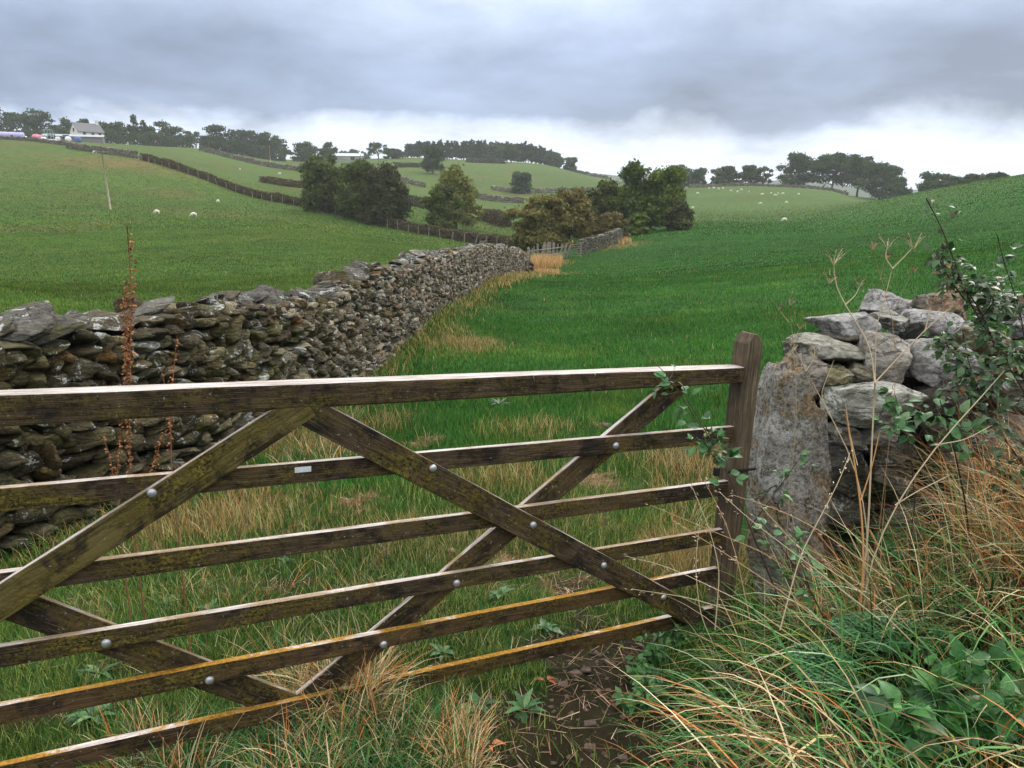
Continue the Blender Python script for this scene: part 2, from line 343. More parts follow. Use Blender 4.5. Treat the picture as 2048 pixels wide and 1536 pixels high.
M['wood_top'] = wood_mat('top_rail_wood', algae=.55, orange=-.3)
M['wood_green'] = wood_mat('green_brace_wood', (.05, .038, .012), (.18, .14, .04), .9, .1)
M['wood_orange'] = wood_mat('lichened_bar_wood', (.04, .022, .010), (.12, .07, .03), .7, 1.0)
M['wood_post'] = wood_mat('stile_wood', (.035, .022, .014), (.12, .075, .05), .15, -.6)
def plain(name, c, rough=.7, metallic=0.0, var=.25, sc=6.0):
    m, N = mat(name); nz = N.noise(pos(N), sc, 5)
    lo = tuple(x*(1-var) for x in c); hi = tuple(min(1, x*(1+var)) for x in c)
    finish(N, N.mix(N.mapr(nz, .3, .7), lo, hi), rough, nz, .2, .01, metallic=metallic); return m
M['galv'] = plain('galvanised_metal', (.42, .43, .45), .45, .7, .25, 60)
M['darkmetal'] = plain('dark_metal', (.03, .03, .032), .5, .6)
M['bark'] = plain('bark', (.06, .048, .036), .9, 0, .4, 8)
M['pole'] = plain('pole_wood', (.30, .26, .19), .8, 0, .2, 3)
M['oldwood'] = plain('old_fence_wood', (.20, .18, .15), .85, 0, .35, 9)
m, N = mat('dead_stalk'); finish(N, vcol(N), .7, N.noise(pos(N), 200, 3), .3, .002); M['stalk'] = m
M['wool'] = plain('wool', (.72, .69, .60), .95, 0, .12, 9)
M['sheepface'] = plain('sheep_face', (.35, .32, .27), .9)

# ------------------------------------------------------------------ ground sheet with the colour of what grows there
x, y = rg*np.sin(tg), rg*np.cos(tg)
soil, worn, dry = masks(x, y)
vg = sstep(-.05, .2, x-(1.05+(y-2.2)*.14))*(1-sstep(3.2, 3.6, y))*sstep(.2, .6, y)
lush = np.array([.022, .085, .012]); hill = np.array([.055, .098, .016]); straw = np.array([.15, .10, .035]); dirt = np.array([.036, .023, .016]); wornc = np.array([.15, .09, .052])
tu = x/np.maximum(y, .01)
wx = np.interp(y, [2, 4.6, 8, 12, 18, 30, 45, 80], [-4.3, -3.29, -2.49, -2.3, -2.05, -1.2, .8, 6])
left = sstep(0, 2, wx-x)[..., None]
farm = sstep(70, 190, rg)[..., None]*.75
g = lush*(1-left)+hill*left*np.array([.78, 1.0, .8])
g = g*(1-farm)+np.array([.078, .122, .026])*farm
g = g*(1+.45*(fbm(x*.05, y*.05, 31)-.5))[..., None]
brown = np.clip(fbm(x*.09+3, y*.09, 41, 5)-.52, 0, 1)[..., None]*2.2*np.clip(left+farm*.6, 0, 1)*sstep(30, 90, rg)[..., None]
g = g*(1-brown)+np.array([.12, .10, .035])*brown
hb = blobs([(250, 326, 14, 9, .8), (180, 318, 10, 8, .5), (130, 424, 4, 1.6, .55), (400, 355, 10, 5, .5), (330, 345, 10, 4, .5), (1420, 440, 6, 6, .5)])
hm = np.clip(bl_eval(hb, x, y)*(.5+fbm(x*.5, y*.5, 51)), 0, 1)[..., None]
g = g*(1-hm)+np.array([.17, .13, .05])*hm
for mk, cc in ((dry*.75, straw), (worn, wornc), (soil, dirt)): g = g*(1-mk[..., None])+cc*mk[..., None]
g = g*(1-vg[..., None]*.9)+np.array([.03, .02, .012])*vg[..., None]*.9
nr = 1-sstep(2.6, 5.0, rg); g = g*(1-.35*nr[..., None])+np.array([.035, .04, .015])*.35*nr[..., None]
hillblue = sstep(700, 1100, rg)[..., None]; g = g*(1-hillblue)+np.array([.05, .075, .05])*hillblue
nt, nrr = tg.shape; idx = np.arange(nt*nrr).reshape(nt, nrr)
Fg = np.stack([idx[:-1, :-1], idx[:-1, 1:], idx[1:, 1:], idx[1:, :-1]], -1).reshape(-1, 4)
VG = np.stack([x, y, ZG], -1)
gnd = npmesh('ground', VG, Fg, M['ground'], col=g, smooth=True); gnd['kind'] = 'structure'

# ------------------------------------------------------------------ grass blades
def blades(name, B, h, wd, az, lean0, lean1, col, segs=3, parent=None, mat_=None, twist=None, seed=0, tipcol=None):
    rs = R(seed); nb = len(B); s = segs
    f = np.linspace(0, 1, s+1)
    ang = lean0[:, None]+(lean1-lean0)[:, None]*f[None]**1.2
    ds = h[:, None]/s
    hz = np.concatenate([np.zeros((nb, 1)), np.cumsum(np.sin(ang[:, :-1]), 1)*ds], 1)
    vz = np.concatenate([np.zeros((nb, 1)), np.cumsum(np.cos(ang[:, :-1]), 1)*ds], 1)
    cx, cy = np.cos(az), np.sin(az)
    C = np.stack([B[:, 0:1]+hz*cx[:, None], B[:, 1:2]+hz*cy[:, None], B[:, 2:3]+vz], -1)
    if twist is None: twist = rs.uniform(-.9, .9, nb)
    wa = az+math.pi/2+twist
    wdv = np.stack([np.cos(wa), np.sin(wa), np.zeros(nb)], -1)[:, None]
    ww = (wd[:, None]*.5*(1-f[None]**1.8*.92))[..., None]
    V = np.stack([C-wdv*ww, C+wdv*ww], 2).reshape(-1, 3)
    b0 = np.arange(nb)[:, None]*(2*(s+1))+np.arange(s)[None]*2
    Fq = np.stack([b0, b0+1, b0+3, b0+2], -1).reshape(-1, 4)
    cc = col[:, None, None]*np.ones((1, s+1, 2, 1))
    if tipcol is not None: cc = cc*(1-f[None, :, None, None])+tipcol[:, None, None]*f[None, :, None, None]
    return npmesh(name, V, Fq, mat_ or M['blade'], parent, col=cc.reshape(-1, 3), smooth=True)
def pick(rs, n, table):
    p = np.array([t[0] for t in table], float); p /= p.sum(); k = rs.choice(len(table), n, p=p)
    c = np.array([t[1] for t in table])[k]; return c*(1+rs.uniform(-.38, .38, (n, 1)))
GREENS = [(5, (.036, .128, .018)), (3, (.055, .165, .026)), (2, (.020, .075, .014)), (1.2, (.10, .18, .03))]
STRAWS = [(4, (.34, .27, .10)), (3, (.42, .33, .16)), (2, (.35, .19, .07)), (1, (.18, .12, .06))]
def wall_x(yv): return np.interp(yv, [-2, 2, 4.6, 8, 12, 18, 30, 45], [-6, -4.3, -3.29, -2.49, -2.3, -2.05, -1.2, .8])
def pasture(seed, r0, r1, dens, wd, h, segs):
    rs = R(seed); TM = .88 if r1 > 10 else .74; area = .5*(r1*r1-r0*r0)*2*TM; nb = int(area*dens)
    r = np.sqrt(rs.uniform(r0*r0, r1*r1, nb)); th = rs.uniform(-TM, TM, nb)
    x, y = r*np.sin(th), r*np.cos(th)
    soil, worn, dry = masks(x, y)
    lf = (wall_x(y)-x) > 0
    thin = fbm(x*2.2, y*2.2, 61)
    keep = rs.uniform(0, 1, nb) > np.clip(soil*1.0+worn*.8+(.45-thin)*1.2*(r < 5.5), 0, .97)
    keep &= rs.uniform(0, 1, nb) > sstep(95, 215, r)
    keep &= ~((x < wall_x(y)+.30) & (x > wall_x(y)-.45))
    keep &= ~((y > 3.35) & (y < 4.6) & (x > 1.3))
    x, y, dry, lf, r, worn = [a[keep] for a in (x, y, dry, lf, r, worn)]; nb = len(x)
    isdry = rs.uniform(0, 1, nb) < np.clip((dry-.12)*.8+.06*(r < 6)+worn*.3, .004, .9)
    col = pick(rs, nb, GREENS); cs = pick(rs, nb, STRAWS)
    dk = 1+.9*(fbm(x*.7, y*.7, 71)-.5)+.7*(fbm(x*.16, y*.16, 72, 3)-.5)
    col = col*dk[:, None]; col[lf] = col[lf]*np.array([1.95, 1.06, 1.0])
    nearr = (r < 5.5)&~lf; yl = fbm(x*.9+7, y*.9, 91); col[nearr] = col[nearr]*np.array([1.9, 1.02, 1.3])*(.75+.6*yl[nearr])[:, None]; pale = nearr & (rs.uniform(0, 1, nb) < .20*(.4+1.4*yl)); col[pale] = np.array([.30, .35, .10])*rs.uniform(.6, 1.25, (int(pale.sum()), 1)); mid_ = (r >= 5.5)&(r < 40)&~lf; col[mid_] = col[mid_]*(1+np.clip(yl[mid_]-.55, 0, 1)[:, None]*np.array([4, 1, 1]))  # pale: bright blades painted in among the near grass as highlights
    col[isdry] = cs[isdry]
    lump = .6+.8*fbm(x*1.5, y*1.5, 81)
    hh = h*rs.uniform(.55, 1.35, nb)*lump*(1+.5*isdry)*(1+.5*dry)
    B = np.stack([x, y, gz(x, y)-.005], -1)
    blo = blades('pasture_grass', B, hh, wd*rs.uniform(.7, 1.3, nb), rs.uniform(0, 6.283, nb), rs.uniform(.05, .5, nb), rs.uniform(.5, 1.5, nb), col, segs, seed=seed)
    return tag(blo, kind='stuff')
G1 = pasture(1, 1.9, 4.6, 6500, .0036, .066, 3)
pasture(2, 4.6, 9, 2600, .006, .075, 2)
pasture(3, 9, 18, 1050, .010, .062, 2)
pasture(4, 18, 36, 260, .022, .062, 1)
pasture(5, 36, 85, 60, .05, .065, 1)
pasture(6, 85, 215, 11, .13, .12, 1)

# ------------------------------------------------------------------ field gate
GS = 1.07
GO = Vector((.92142, 3.06045, -.64429))
yaw, slope, lean = .47526075, -.0685298, .0411505
gd = Vector((math.cos(slope)*math.cos(yaw), math.cos(slope)*math.sin(yaw), math.sin(slope)))   # towards the latch end
gs = Vector((math.sin(lean), .0021, 1)).normalized()
gn = gd.cross(gs).normalized()                                                                # towards the camera
if gn.y > 0: gn = -gn
gate = empty('field_gate', (GO.x, GO.y, float(gz(GO.x, GO.y))), 'weathered timber field gate with six bars and crossed braces, spanning the foreground', 'gate')
def gpt(a, b, c): return GO-gd*(a*GS)+gs*(b*GS)+gn*c
def board(name, a0, b0, a1, b1, w0, w1, c, th, material, bev=.004, lab=None, cutv=None):
    """board on the gate plane: from (a0,b0) to (a1,b1) in gate units, front face at c, heights w0, w1 (units)"""
    p0, p1 = gpt(a0, b0, c-th/2), gpt(a1, b1, c-th/2)
    X = (p1-p0); L = X.length; X.normalize(); Yv = gn; Zv = X.cross(Yv).normalized()
    if Zv.z < 0: Yv = -Yv; Zv = X.cross(Yv).normalized()
    ns = 14; rs = R(int(abs(a0*97+b0*31)*10)+5); V = []; Fq = []
    for i in range(ns+1):
        f = i/ns; hw = (w0+(w1-w0)*f)*GS/2; wob = rs.uniform(-.0012, .0012, 4)
        dz0 = dz1 = 0
        xs = [f*L]*4
        if cutv is not None and i in (0, ns):
            k = cutv; xs = [f*L+(-k*hw if j in (0, 1) else k*hw) for j in range(4)]
        V += [(xs[0], -th/2, -hw+wob[0]), (xs[1], th/2, -hw+wob[0]), (xs[2], th/2, hw+wob[2]), (xs[3], -th/2, hw+wob[3])]
    for i in range(ns):
        for j in range(4): Fq.append((i*4+j, i*4+(j+1) % 4, i*4+4+(j+1) % 4, i*4+4+j))
    Fq += [(3, 2, 1, 0), tuple(ns*4+j for j in range(4))]
    me = bpy.data.meshes.new(name); me.from_pydata(V, [], Fq); me.materials.append(material); me.update()
    o = bpy.data.objects.new(name, me); b = o.modifiers.new('bevel', 'BEVEL'); b.width = bev; b.segments = 2; b.limit_method = 'ANGLE'
    link(o, gate); mw = Matrix((X, Yv, Zv)).transposed().to_4x4(); mw.translation = p0
    o.matrix_local = Matrix.Translation(-gate.location) @ mw
    if lab: o['label'] = lab
    return o
LEN = 3.28
board('top_rail', LEN, -.043, -.0, -.030, .086, .060, .035, .07, M['wood_top'], .008, 'thick tapering top rail with a pale worn upper face')
for k, (hb_, mt, lb) in enumerate([(.2366, M['wood'], 'dark bar carrying a small metal plate'), (.4577, M['wood'], None), (.6594, M['wood'], None), (.825, M['wood_orange'], 'bar with yellow and orange lichen on its top edge'), (1.0, M['wood_orange'], 'lowest bar with orange lichen along its top edge')]):
    wdt = (.062, .060, .058, .056, .055)[k]
    board('bar', LEN, -hb_-wdt/2, -.01, -hb_-wdt/2, wdt, wdt, .012, .024, mt, .003, lb)
# braces: two on the front face, two behind
def brace(a0, b0, a1, b1, front, mt, lab, wd_=.085):
    c = (.034 if a0 > 2 else .0334) if front else (-.0125 if a0 < 2 else -.0131)
    return board('brace', a0, b0, a1, b1, wd_, wd_, c, .0215, mt, .003, lab, cutv=None)
brace(3.20, -1.03, 1.625, -.058, True, M['wood_green'], 'green stained front brace rising from lower left to the middle')
brace(1.665, -.058, .10, -1.02, True, M['wood'], 'front brace dropping from the middle to the lower right')
brace(1.67, -1.05, .25, -.053, False, M['wood'], 'rear brace rising from bottom middle to the upper right')
brace(3.20, .02, 1.67, -1.05, False, M['wood'], 'rear brace dropping from the left to bottom middle')
# head stile (latch end) with chamfered head, heel stile (hinge end, beyond the picture)
def stile(a, wpx, top, bot, th, mt, lab):
    o = bpy.data.objects.new('stile', None)
    me = bpy.data.meshes.new('stile'); w2 = wpx/2
    V = []
    for (zz, fx, fy) in ((-bot*GS, 1, 1), (-.5, 1, 1), (-.1, 1, 1), ((top-.035)*GS, 1, 1), (top*GS, .22, .95)):
        V += [(-w2*fx, -th/2*fy, zz), (w2*fx, -th/2*fy, zz), (w2*fx, th/2*fy, zz), (-w2*fx, th/2*fy, zz)]
    Fq = [(3, 2, 1, 0)]+[(i*4+j, i*4+(j+1) % 4, i*4+4+(j+1) % 4, i*4+4+j) for i in range(4) for j in range(4)]+[(16, 17, 18, 19)]
    me.from_pydata(V, [], Fq); me.materials.append(mt); me.update()
    o = bpy.data.objects.new('stile', me); b = o.modifiers.new('bevel', 'BEVEL'); b.width = .004; b.segments = 2; b.limit_method = 'ANGLE'
    link(o, gate); X = (gd-gs*gd.dot(gs)).normalized(); mw = Matrix((X, -gn, gs)).transposed().to_4x4(); mw.translation = gpt(a, 0, 0)
    # grain of this timber runs along its length
    o.matrix_local = Matrix.Translation(-gate.location) @ mw; o['label'] = lab
    return o
m, N = mat('stile_grain'); o_ = N.scale(obj_co(N), (60, 60, 4)); gr = N.noise(o_, 1.0, 7, .65, .5); pt = N.noise(obj_co(N), 7, 6, .65)
cc = N.mix(N.mapr(gr, .3, .7), (.03, .022, .013, 1), (.15, .11, .065, 1)); cc = N.mix(N.mapr(pt, .4, .7, 0, .7), cc, (.02, .013, .01, 1))
cc = N.mix(N.mapr(N.noise(N.scale(obj_co(N), (200, 200, 9)), 1.0, 4), .58, .68, 0, .5), cc, (.26, .19, .14, 1))
finish(N, cc, .8, gr, .8, .004); M['stile'] = m
stile(-.030, .078, .125, 1.10, .085, M['stile'], 'square latch stile with a chamfered head above the top rail')
stile(LEN+.04, .10, .10, 1.16, .09, M['stile'], 'hinge stile')
def bolt(a, b, c):
    mb = MB(); V = []; rr_ = .0135; nn = 14
    X = gd; Zv = gs
    rings = [(rr_, 0), (rr_*.97, .003), (rr_*.75, .0065), (rr_*.4, .0085)]
    p = gpt(a, b, c)
    for r_, d_ in rings:
        for j in range(nn):
            q = 6.2832*j/nn; V.append(p+X*math.cos(q)*r_+Zv*math.sin(q)*r_+gn*d_)
    V.append(p+gn*.009)
    Fq = [(i*nn+j, i*nn+(j+1) % nn, (i+1)*nn+(j+1) % nn, (i+1)*nn+j) for i in range(3) for j in range(nn)]+[(3*nn+j, 3*nn+(j+1) % nn, 4*nn) for j in range(nn)]
    mb.add([tuple(v-gate.location) for v in V], Fq); o = mb.build('bolt', M['galv'], gate, smooth=True); return o
for a, b in ((2.035, -.278), (1.249, -.283), (.883, -.518), (.581, -.714), (.291, -.893)): bolt(a, b, .034)
for a, b in ((.553, -.270), (1.149, -.697), (1.398, -.868), (2.17, -.698), (1.918, -.871)): bolt(a, b, .012)
mb = MB(); Mr = Matrix((gd, -gn, gs)).transposed()
mb.box(tuple(gpt(1.640, -.2565, .0135)-gate.location), (.050, .002, .0175), Mr)
for e in (-.022, .022): mb.box(tuple(gpt(1.640, -.2565, .0147)-gate.location+gd*e), (.003, .0012, .003), Mr, (.2, .2, .2))
mb.build('name_plate', plain('bare_aluminium', (.62, .63, .66), .5, .2, .15, 200), gate, bevel=.0005)
mb = MB()
p = gpt(.10, -.40, .055)-gate.location
mb.box(tuple(gpt(-.02, -.405, .05)-gate.location), (.16, .008, .012), Mr)
mb.box(tuple(gpt(.10, -.40, .045)-gate.location), (.02, .02, .035), Mr)
mb.build('latch', M['darkmetal'], gate, bevel=.002)

# ------------------------------------------------------------------ rocks
def cube_grid(n):
    f = np.linspace(-1, 1, n+1); V = []; Fq = []; key = {}
    def vid(p):
        k = tuple(np.round(p, 6))
        if k not in key: key[k] = len(V); V.append(p)
        return key[k]
    for ax in range(3):
        for s in (-1, 1):
            for i in range(n):
                for j in range(n):
                    q = []
                    for (di, dj) in ((0, 0), (1, 0), (1, 1), (0, 1)):
                        p = [0, 0, 0]; p[ax] = s; p[(ax+1) % 3] = f[i+di]; p[(ax+2) % 3] = f[j+dj]; q.append(vid(tuple(p)))
                    Fq.append(tuple(q) if s > 0 else tuple(q[::-1]))
    return np.array(V, float), np.array(Fq)
def rock(res, seed, box=.35, planes=9, rough=.05, round_=.32):
    rs = R(seed); V, Fq = GRID[res]; n_ = V/np.linalg.norm(V, axis=1, keepdims=True)
    P_ = V*(1-round_)+n_*round_*1.15
    for k in range(planes):
        d = rs.normal(size=3); d /= np.linalg.norm(d); off = rs.uniform(.62, 1.02)
        t = np.maximum(P_ @ d-off, 0); P_ = P_-t[:, None]*d*.93
    ph = rs.uniform(0, 50, 3)
    for a, b in ((1.4, rough*1.8), (3.5, rough), (8, rough*.45)):
        if res <= 5 and a > 4: break
        nv = np.array([mnoise.noise(Vector((q*a+ph))) for q in P_])
        P_ = P_+n_*nv[:, None]*b
    return P_
GRID = {k: cube_grid(k) for k in (3, 6, 14, 22)}
V3 = [rock(3, 100+i, planes=8, rough=.06) for i in range(30)]
V6 = [rock(6, 200+i, planes=9, rough=.07) for i in range(36)]
V14 = [rock(14, 300+i, planes=11, rough=.07) for i in range(26)]
def eulm(ax, ay, az):
    return np.array(Matrix.Rotation(az, 3, 'Z') @ Matrix.Rotation(ay, 3, 'Y') @ Matrix.Rotation(ax, 3, 'X'))
STONEC = [(4, (.17, .155, .125)), (3, (.21, .20, .18)), (3, (.13, .12, .10)), (1.5, (.19, .15, .10)), (1, (.30, .29, .27)), (1.2, (.12, .115, .06))]

# left dry stone wall
WP = [(-7.0, -3), (-5.2, .5), (-4.2, 2.4), (-3.29, 4.6), (-2.83, 5.8), (-2.5, 8), (-2.3, 12), (-2.15, 14.5), (-2.0, 18), (-1.65, 24), (-1.15, 30), (-.3, 38), (.75, 45.5)]
def path_points(Pts, step):
    P_ = np.array(Pts, float); L = np.r_[0, np.cumsum(np.linalg.norm(np.diff(P_, axis=0), axis=1))]
    # smooth through a cubic (catmull-rom by arc length)
    s = np.arange(0, L[-1], step/4); X = np.interp(s, L, P_[:, 0]); Yv = np.interp(s, L, P_[:, 1])
    k = max(3, int(1.6/(step/4))); ker = np.hanning(k+2)[1:-1]; ker /= ker.sum(); pad = k//2
    if k > 3 and len(s) > 2*k:
        X2 = np.convolve(np.pad(X, pad, mode='reflect', reflect_type='odd'), ker, 'valid')[:len(s)]; Y2 = np.convolve(np.pad(Yv, pad, mode='reflect', reflect_type='odd'), ker, 'valid')[:len(s)]
        X, Yv = X2, Y2
    d = np.hypot(np.diff(X), np.diff(Yv)); L2 = np.r_[0, np.cumsum(d)]; q = np.arange(0, L2[-1], step)
    return np.interp(q, L2, X), np.interp(q, L2, Yv), q
wxs, wys, wss = path_points(WP, .02)
wtx, wty = np.gradient(wxs), np.gradient(wys); wl = np.hypot(wtx, wty); wtx /= wl; wty /= wl
def wall_at(s):
    return (np.interp(s, wss, wxs), np.interp(s, wss, wys), np.interp(s, wss, wtx), np.interp(s, wss, wty))
WL = wss[-1]
def wall_h(s):
    X, Yv, _, _ = wall_at(s)
    return np.interp(Yv, [-3, 4.6, 6, 8, 12, 18, 30, 38, 44, 45.5], [1.30, 1.31, 1.25, 1.22, 1.30, 1.12, 1.24, 1.2, 1.15, .8])+.05*np.sin(s*1.3)+.03*np.sin(s*3.1+1)
wall = empty('dry_stone_wall', (-3.29, 4.6, float(gz(-3.29, 4.6))), 'long mossy dry stone wall running from the left foreground down to the valley trees', 'stone wall')
WLOC = np.array(wall.location)
class Rocks:
    def __init__(s, res): s.V = []; s.C = []; s.n = 0; s.res = res
    def put(s, var, sc, Mx, c, col):
        s.V.append((var*np.array(sc)) @ Mx.T+np.array(c)); s.C.append(np.broadcast_to(np.array(col), var.shape)); s.n += 1
    def build(s, name, mt, parent, loc=(0, 0, 0), smooth=False):
        nv = len(s.V[0]); Fq = GRID[s.res][1]; F_ = (Fq[None]+np.arange(s.n)[:, None, None]*nv).reshape(-1, 4)
        return npmesh(name, np.concatenate(s.V)-np.array(loc), F_, mt, parent, col=np.concatenate(s.C), smooth=smooth)
rs = R(7); near, far_ = Rocks(6), Rocks(3)
for side in (1, -1):
    zc = -.05; row = 0
    while zc < 1.34:
        ch = rs.uniform(.05, .095) if side == 1 else .13
        s = rs.uniform(0, .2)
        while s < WL:
            ln = rs.uniform(.08, .25)*(1.15 if zc < .5 else 1); vert = rs.uniform() < .10
            hh = ch*rs.uniform(.8, 1.4)
            if vert: ln, hh = ch*rs.uniform(.8, 1.2), ch*rs.uniform(1.6, 2.3)
            if rs.uniform() < .05: ln *= 1.4; hh *= 1.5
            sc_ = s+ln*.5; X, Yv, tx, ty = wall_at(sc_)
            H = wall_h(sc_)
            if Yv > 44.0: H *= .5+.5*(45.6-Yv)/1.6
            zz = zc+hh*.5+.025*math.sin(sc_*2.1+row)
            s += ln*.92
            if zz > H+.02: continue
            if side == -1 and (Yv > 20 or rs.uniform() < .15): continue
            nx, ny = ty*side, -tx*side
            off = .30-.11*zz/1.25+rs.uniform(-.055, .035); px_, py_ = X+nx*off, Yv+ny*off
            base = float(gz(X, Yv))
            th = math.atan2(ty, tx)
            Mx = eulm(rs.normal(0, .16), rs.normal(0, .22), th+rs.normal(0, .16))
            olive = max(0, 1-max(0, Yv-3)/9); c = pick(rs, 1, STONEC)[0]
            c = c*(1.55-1.15*olive)*np.array([1.06, 1.0, .93])*rs.uniform(.6, 1.4)*np.array([1.0, .97, 1-.40*olive])  # near end: moss tint, plus darkening painted in for shade on the face
            if rs.uniform() < .03: c = c*np.array([1.35, .95, .65])
            if rs.uniform() < .012: c = np.array([.55, .55, .53])
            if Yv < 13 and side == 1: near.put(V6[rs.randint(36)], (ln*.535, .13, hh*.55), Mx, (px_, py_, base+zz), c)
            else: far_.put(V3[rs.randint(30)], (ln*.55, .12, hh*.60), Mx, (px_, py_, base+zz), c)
        zc += ch*.93; row += 1
o = near.build('face_stones', M['stone'], wall, WLOC); far_.build('face_stones', M['stone'], wall, WLOC)
# core
mb_s = np.arange(0, WL-.25, .25); V = []; 
for s in mb_s:
    X, Yv, tx, ty = wall_at(s); b = float(gz(X, Yv)); H = wall_h(s)*(1 if Yv < 44 else .6)
    for o_, z_ in ((.215, -.2), (.10, H-.03), (-.10, H-.03), (-.215, -.2)): V.append((X+ty*o_-WLOC[0], Yv-tx*o_-WLOC[1], b+z_-WLOC[2]))
ns = len(mb_s); Fq = [(i*4+j, i*4+4+j, i*4+4+(j+1) % 4, i*4+(j+1) % 4) for i in range(ns-1) for j in range(4)]
npmesh('hearting', V, Fq, M['hearting'], wall)
# coping: tilted slabs, the 100 nearest as parts of their own
s = 1.2; cop = []; rs = R(17)
while s < WL-.2:
    X, Yv, tx, ty = wall_at(s)
    big = 1.3 if Yv < 6.5 else .85
    ln = rs.uniform(.16, .36)*big; thk = rs.uniform(.035, .065)*(1.25 if Yv < 6 else 1); wd_ = rs.uniform(.20, .30)
    tilt = rs.normal(-.35, .3); 
    if rs.uniform() < .25: tilt = rs.normal(0, .12)
    tilt = max(-.38, min(.3, tilt)) if Yv < 9 else tilt; cop.append((s, ln, thk, wd_, tilt, rs.randint(0, 1000)))
    if rs.uniform() < .75: cop.append((s+rs.uniform(-.05, .1), ln*rs.uniform(.6, .95), thk*rs.uniform(.7, 1.1), wd_*.8, tilt+rs.normal(0, .35 if Yv > 9 else .12), -rs.randint(1, 1000)))
    s += ln*(.72 if abs(tilt) > .2 else 1.35)
cop.sort(key=lambda c: c[0]); vis = [c for c in cop if wall_at(c[0])[1] > 3.4]; rest = [c for c in cop if wall_at(c[0])[1] <= 3.4]
farc = Rocks(6)
def cope(c, parts):
    s, ln, thk, wd_, tilt, k = c; up = k < 0; rs = R(abs(k)+3); X, Yv, tx, ty = wall_at(s); b = float(gz(X, Yv))
    z_ = b+wall_h(s)+(.035 if not up else .035+thk*1.1)+abs(math.sin(tilt))*ln*.25
    Mx = eulm(rs.normal(0, .14), tilt, math.atan2(ty, tx)+rs.normal(0, .3))
    cc_ = pick(rs, 1, [(3, (.24, .23, .215)), (2, (.17, .165, .155)), (1, (.20, .17, .12)), (.3, (.25, .18, .12))])[0]
    cc_ = cc_*(.62 if Yv < 8 else .62+.38*min(1, (Yv-8)/8)); off = rs.uniform(-.08, .08)+(.03)  # near coping darkened as well, shade put into the stone colour
    P0 = (X+ty*off, Yv-tx*off, z_); sc_ = (ln*.6, wd_*.72, thk*.75)
    if parts:
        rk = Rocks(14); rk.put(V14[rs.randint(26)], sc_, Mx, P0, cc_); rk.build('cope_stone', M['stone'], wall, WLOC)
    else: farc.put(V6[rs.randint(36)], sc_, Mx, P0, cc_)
for i, c in enumerate(vis): cope(c, i < 100)
for c in rest: cope(c, False)
o = farc.build('cope_stones', M['stone'], wall, WLOC); o['kind'] = 'stuff'
# rubble where the wall breaks off
rs = R(23); rk = Rocks(6)
for i in range(46):
    p_ = on(rs.uniform(1032, 1066), rs.uniform(43.8, 46.5)); h_ = rs.uniform(0, 1)**1.5*.9*max(0, 1-abs(p_.x-.6)/1.5)
    sz = rs.uniform(.10, .24); rk.put(V6[rs.randint(36)], (sz, sz*.8, sz*.55), eulm(*rs.normal(0, .5, 3)), (p_.x, p_.y, p_.z+h_), pick(rs, 1, STONEC)[0]*1.1)
rk.build('tumbled_stones', M['stone'], wall, WLOC)

# stone gatepost
gp = rock(22, 901, planes=5, rough=.085, round_=.22)
g0 = px(1572, 1000, 3.32); bz = float(gz(g0.x, g0.y)); topz = px(1570, 728, 3.32).z
hh = (topz-bz+.12)/2
gp[:, 0] *= np.interp(gp[:, 2], [-1.1, -.5, 0, .45, .75, 1.0, 1.15], [1.22, 1.15, 1.02, .92, .80, .60, .5]); gp[:, 2] -= .55*np.clip(gp[:, 0]-.05, 0, 1)**1.3*np.clip((gp[:, 2]-.2)/.6, 0, 1); gp[:, 0] += .03*np.sin(gp[:, 2]*5)
gpw = gp*np.array([.165, .13, hh]); gpw[:, 0] += -.012*gp[:, 2]
for k in range(len(gpw)):
    gpw[k] += np.array(mnoise.noise_vector(Vector(gpw[k])*7+Vector((3, 1, 7))))*.02+np.array(mnoise.noise_vector(Vector(gpw[k])*Vector((24, 24, 18))))*.005
o = npmesh('stone_gatepost', gpw, GRID[22][1], M['poststone2'], col=np.broadcast_to([.38, .33, .26], gpw.shape), smooth=True, loc=(g0.x, g0.y, bz+hh-.12))
tag(o, 'upright lichened slab of rough stone standing as a gatepost beside the wooden stile', 'gatepost')

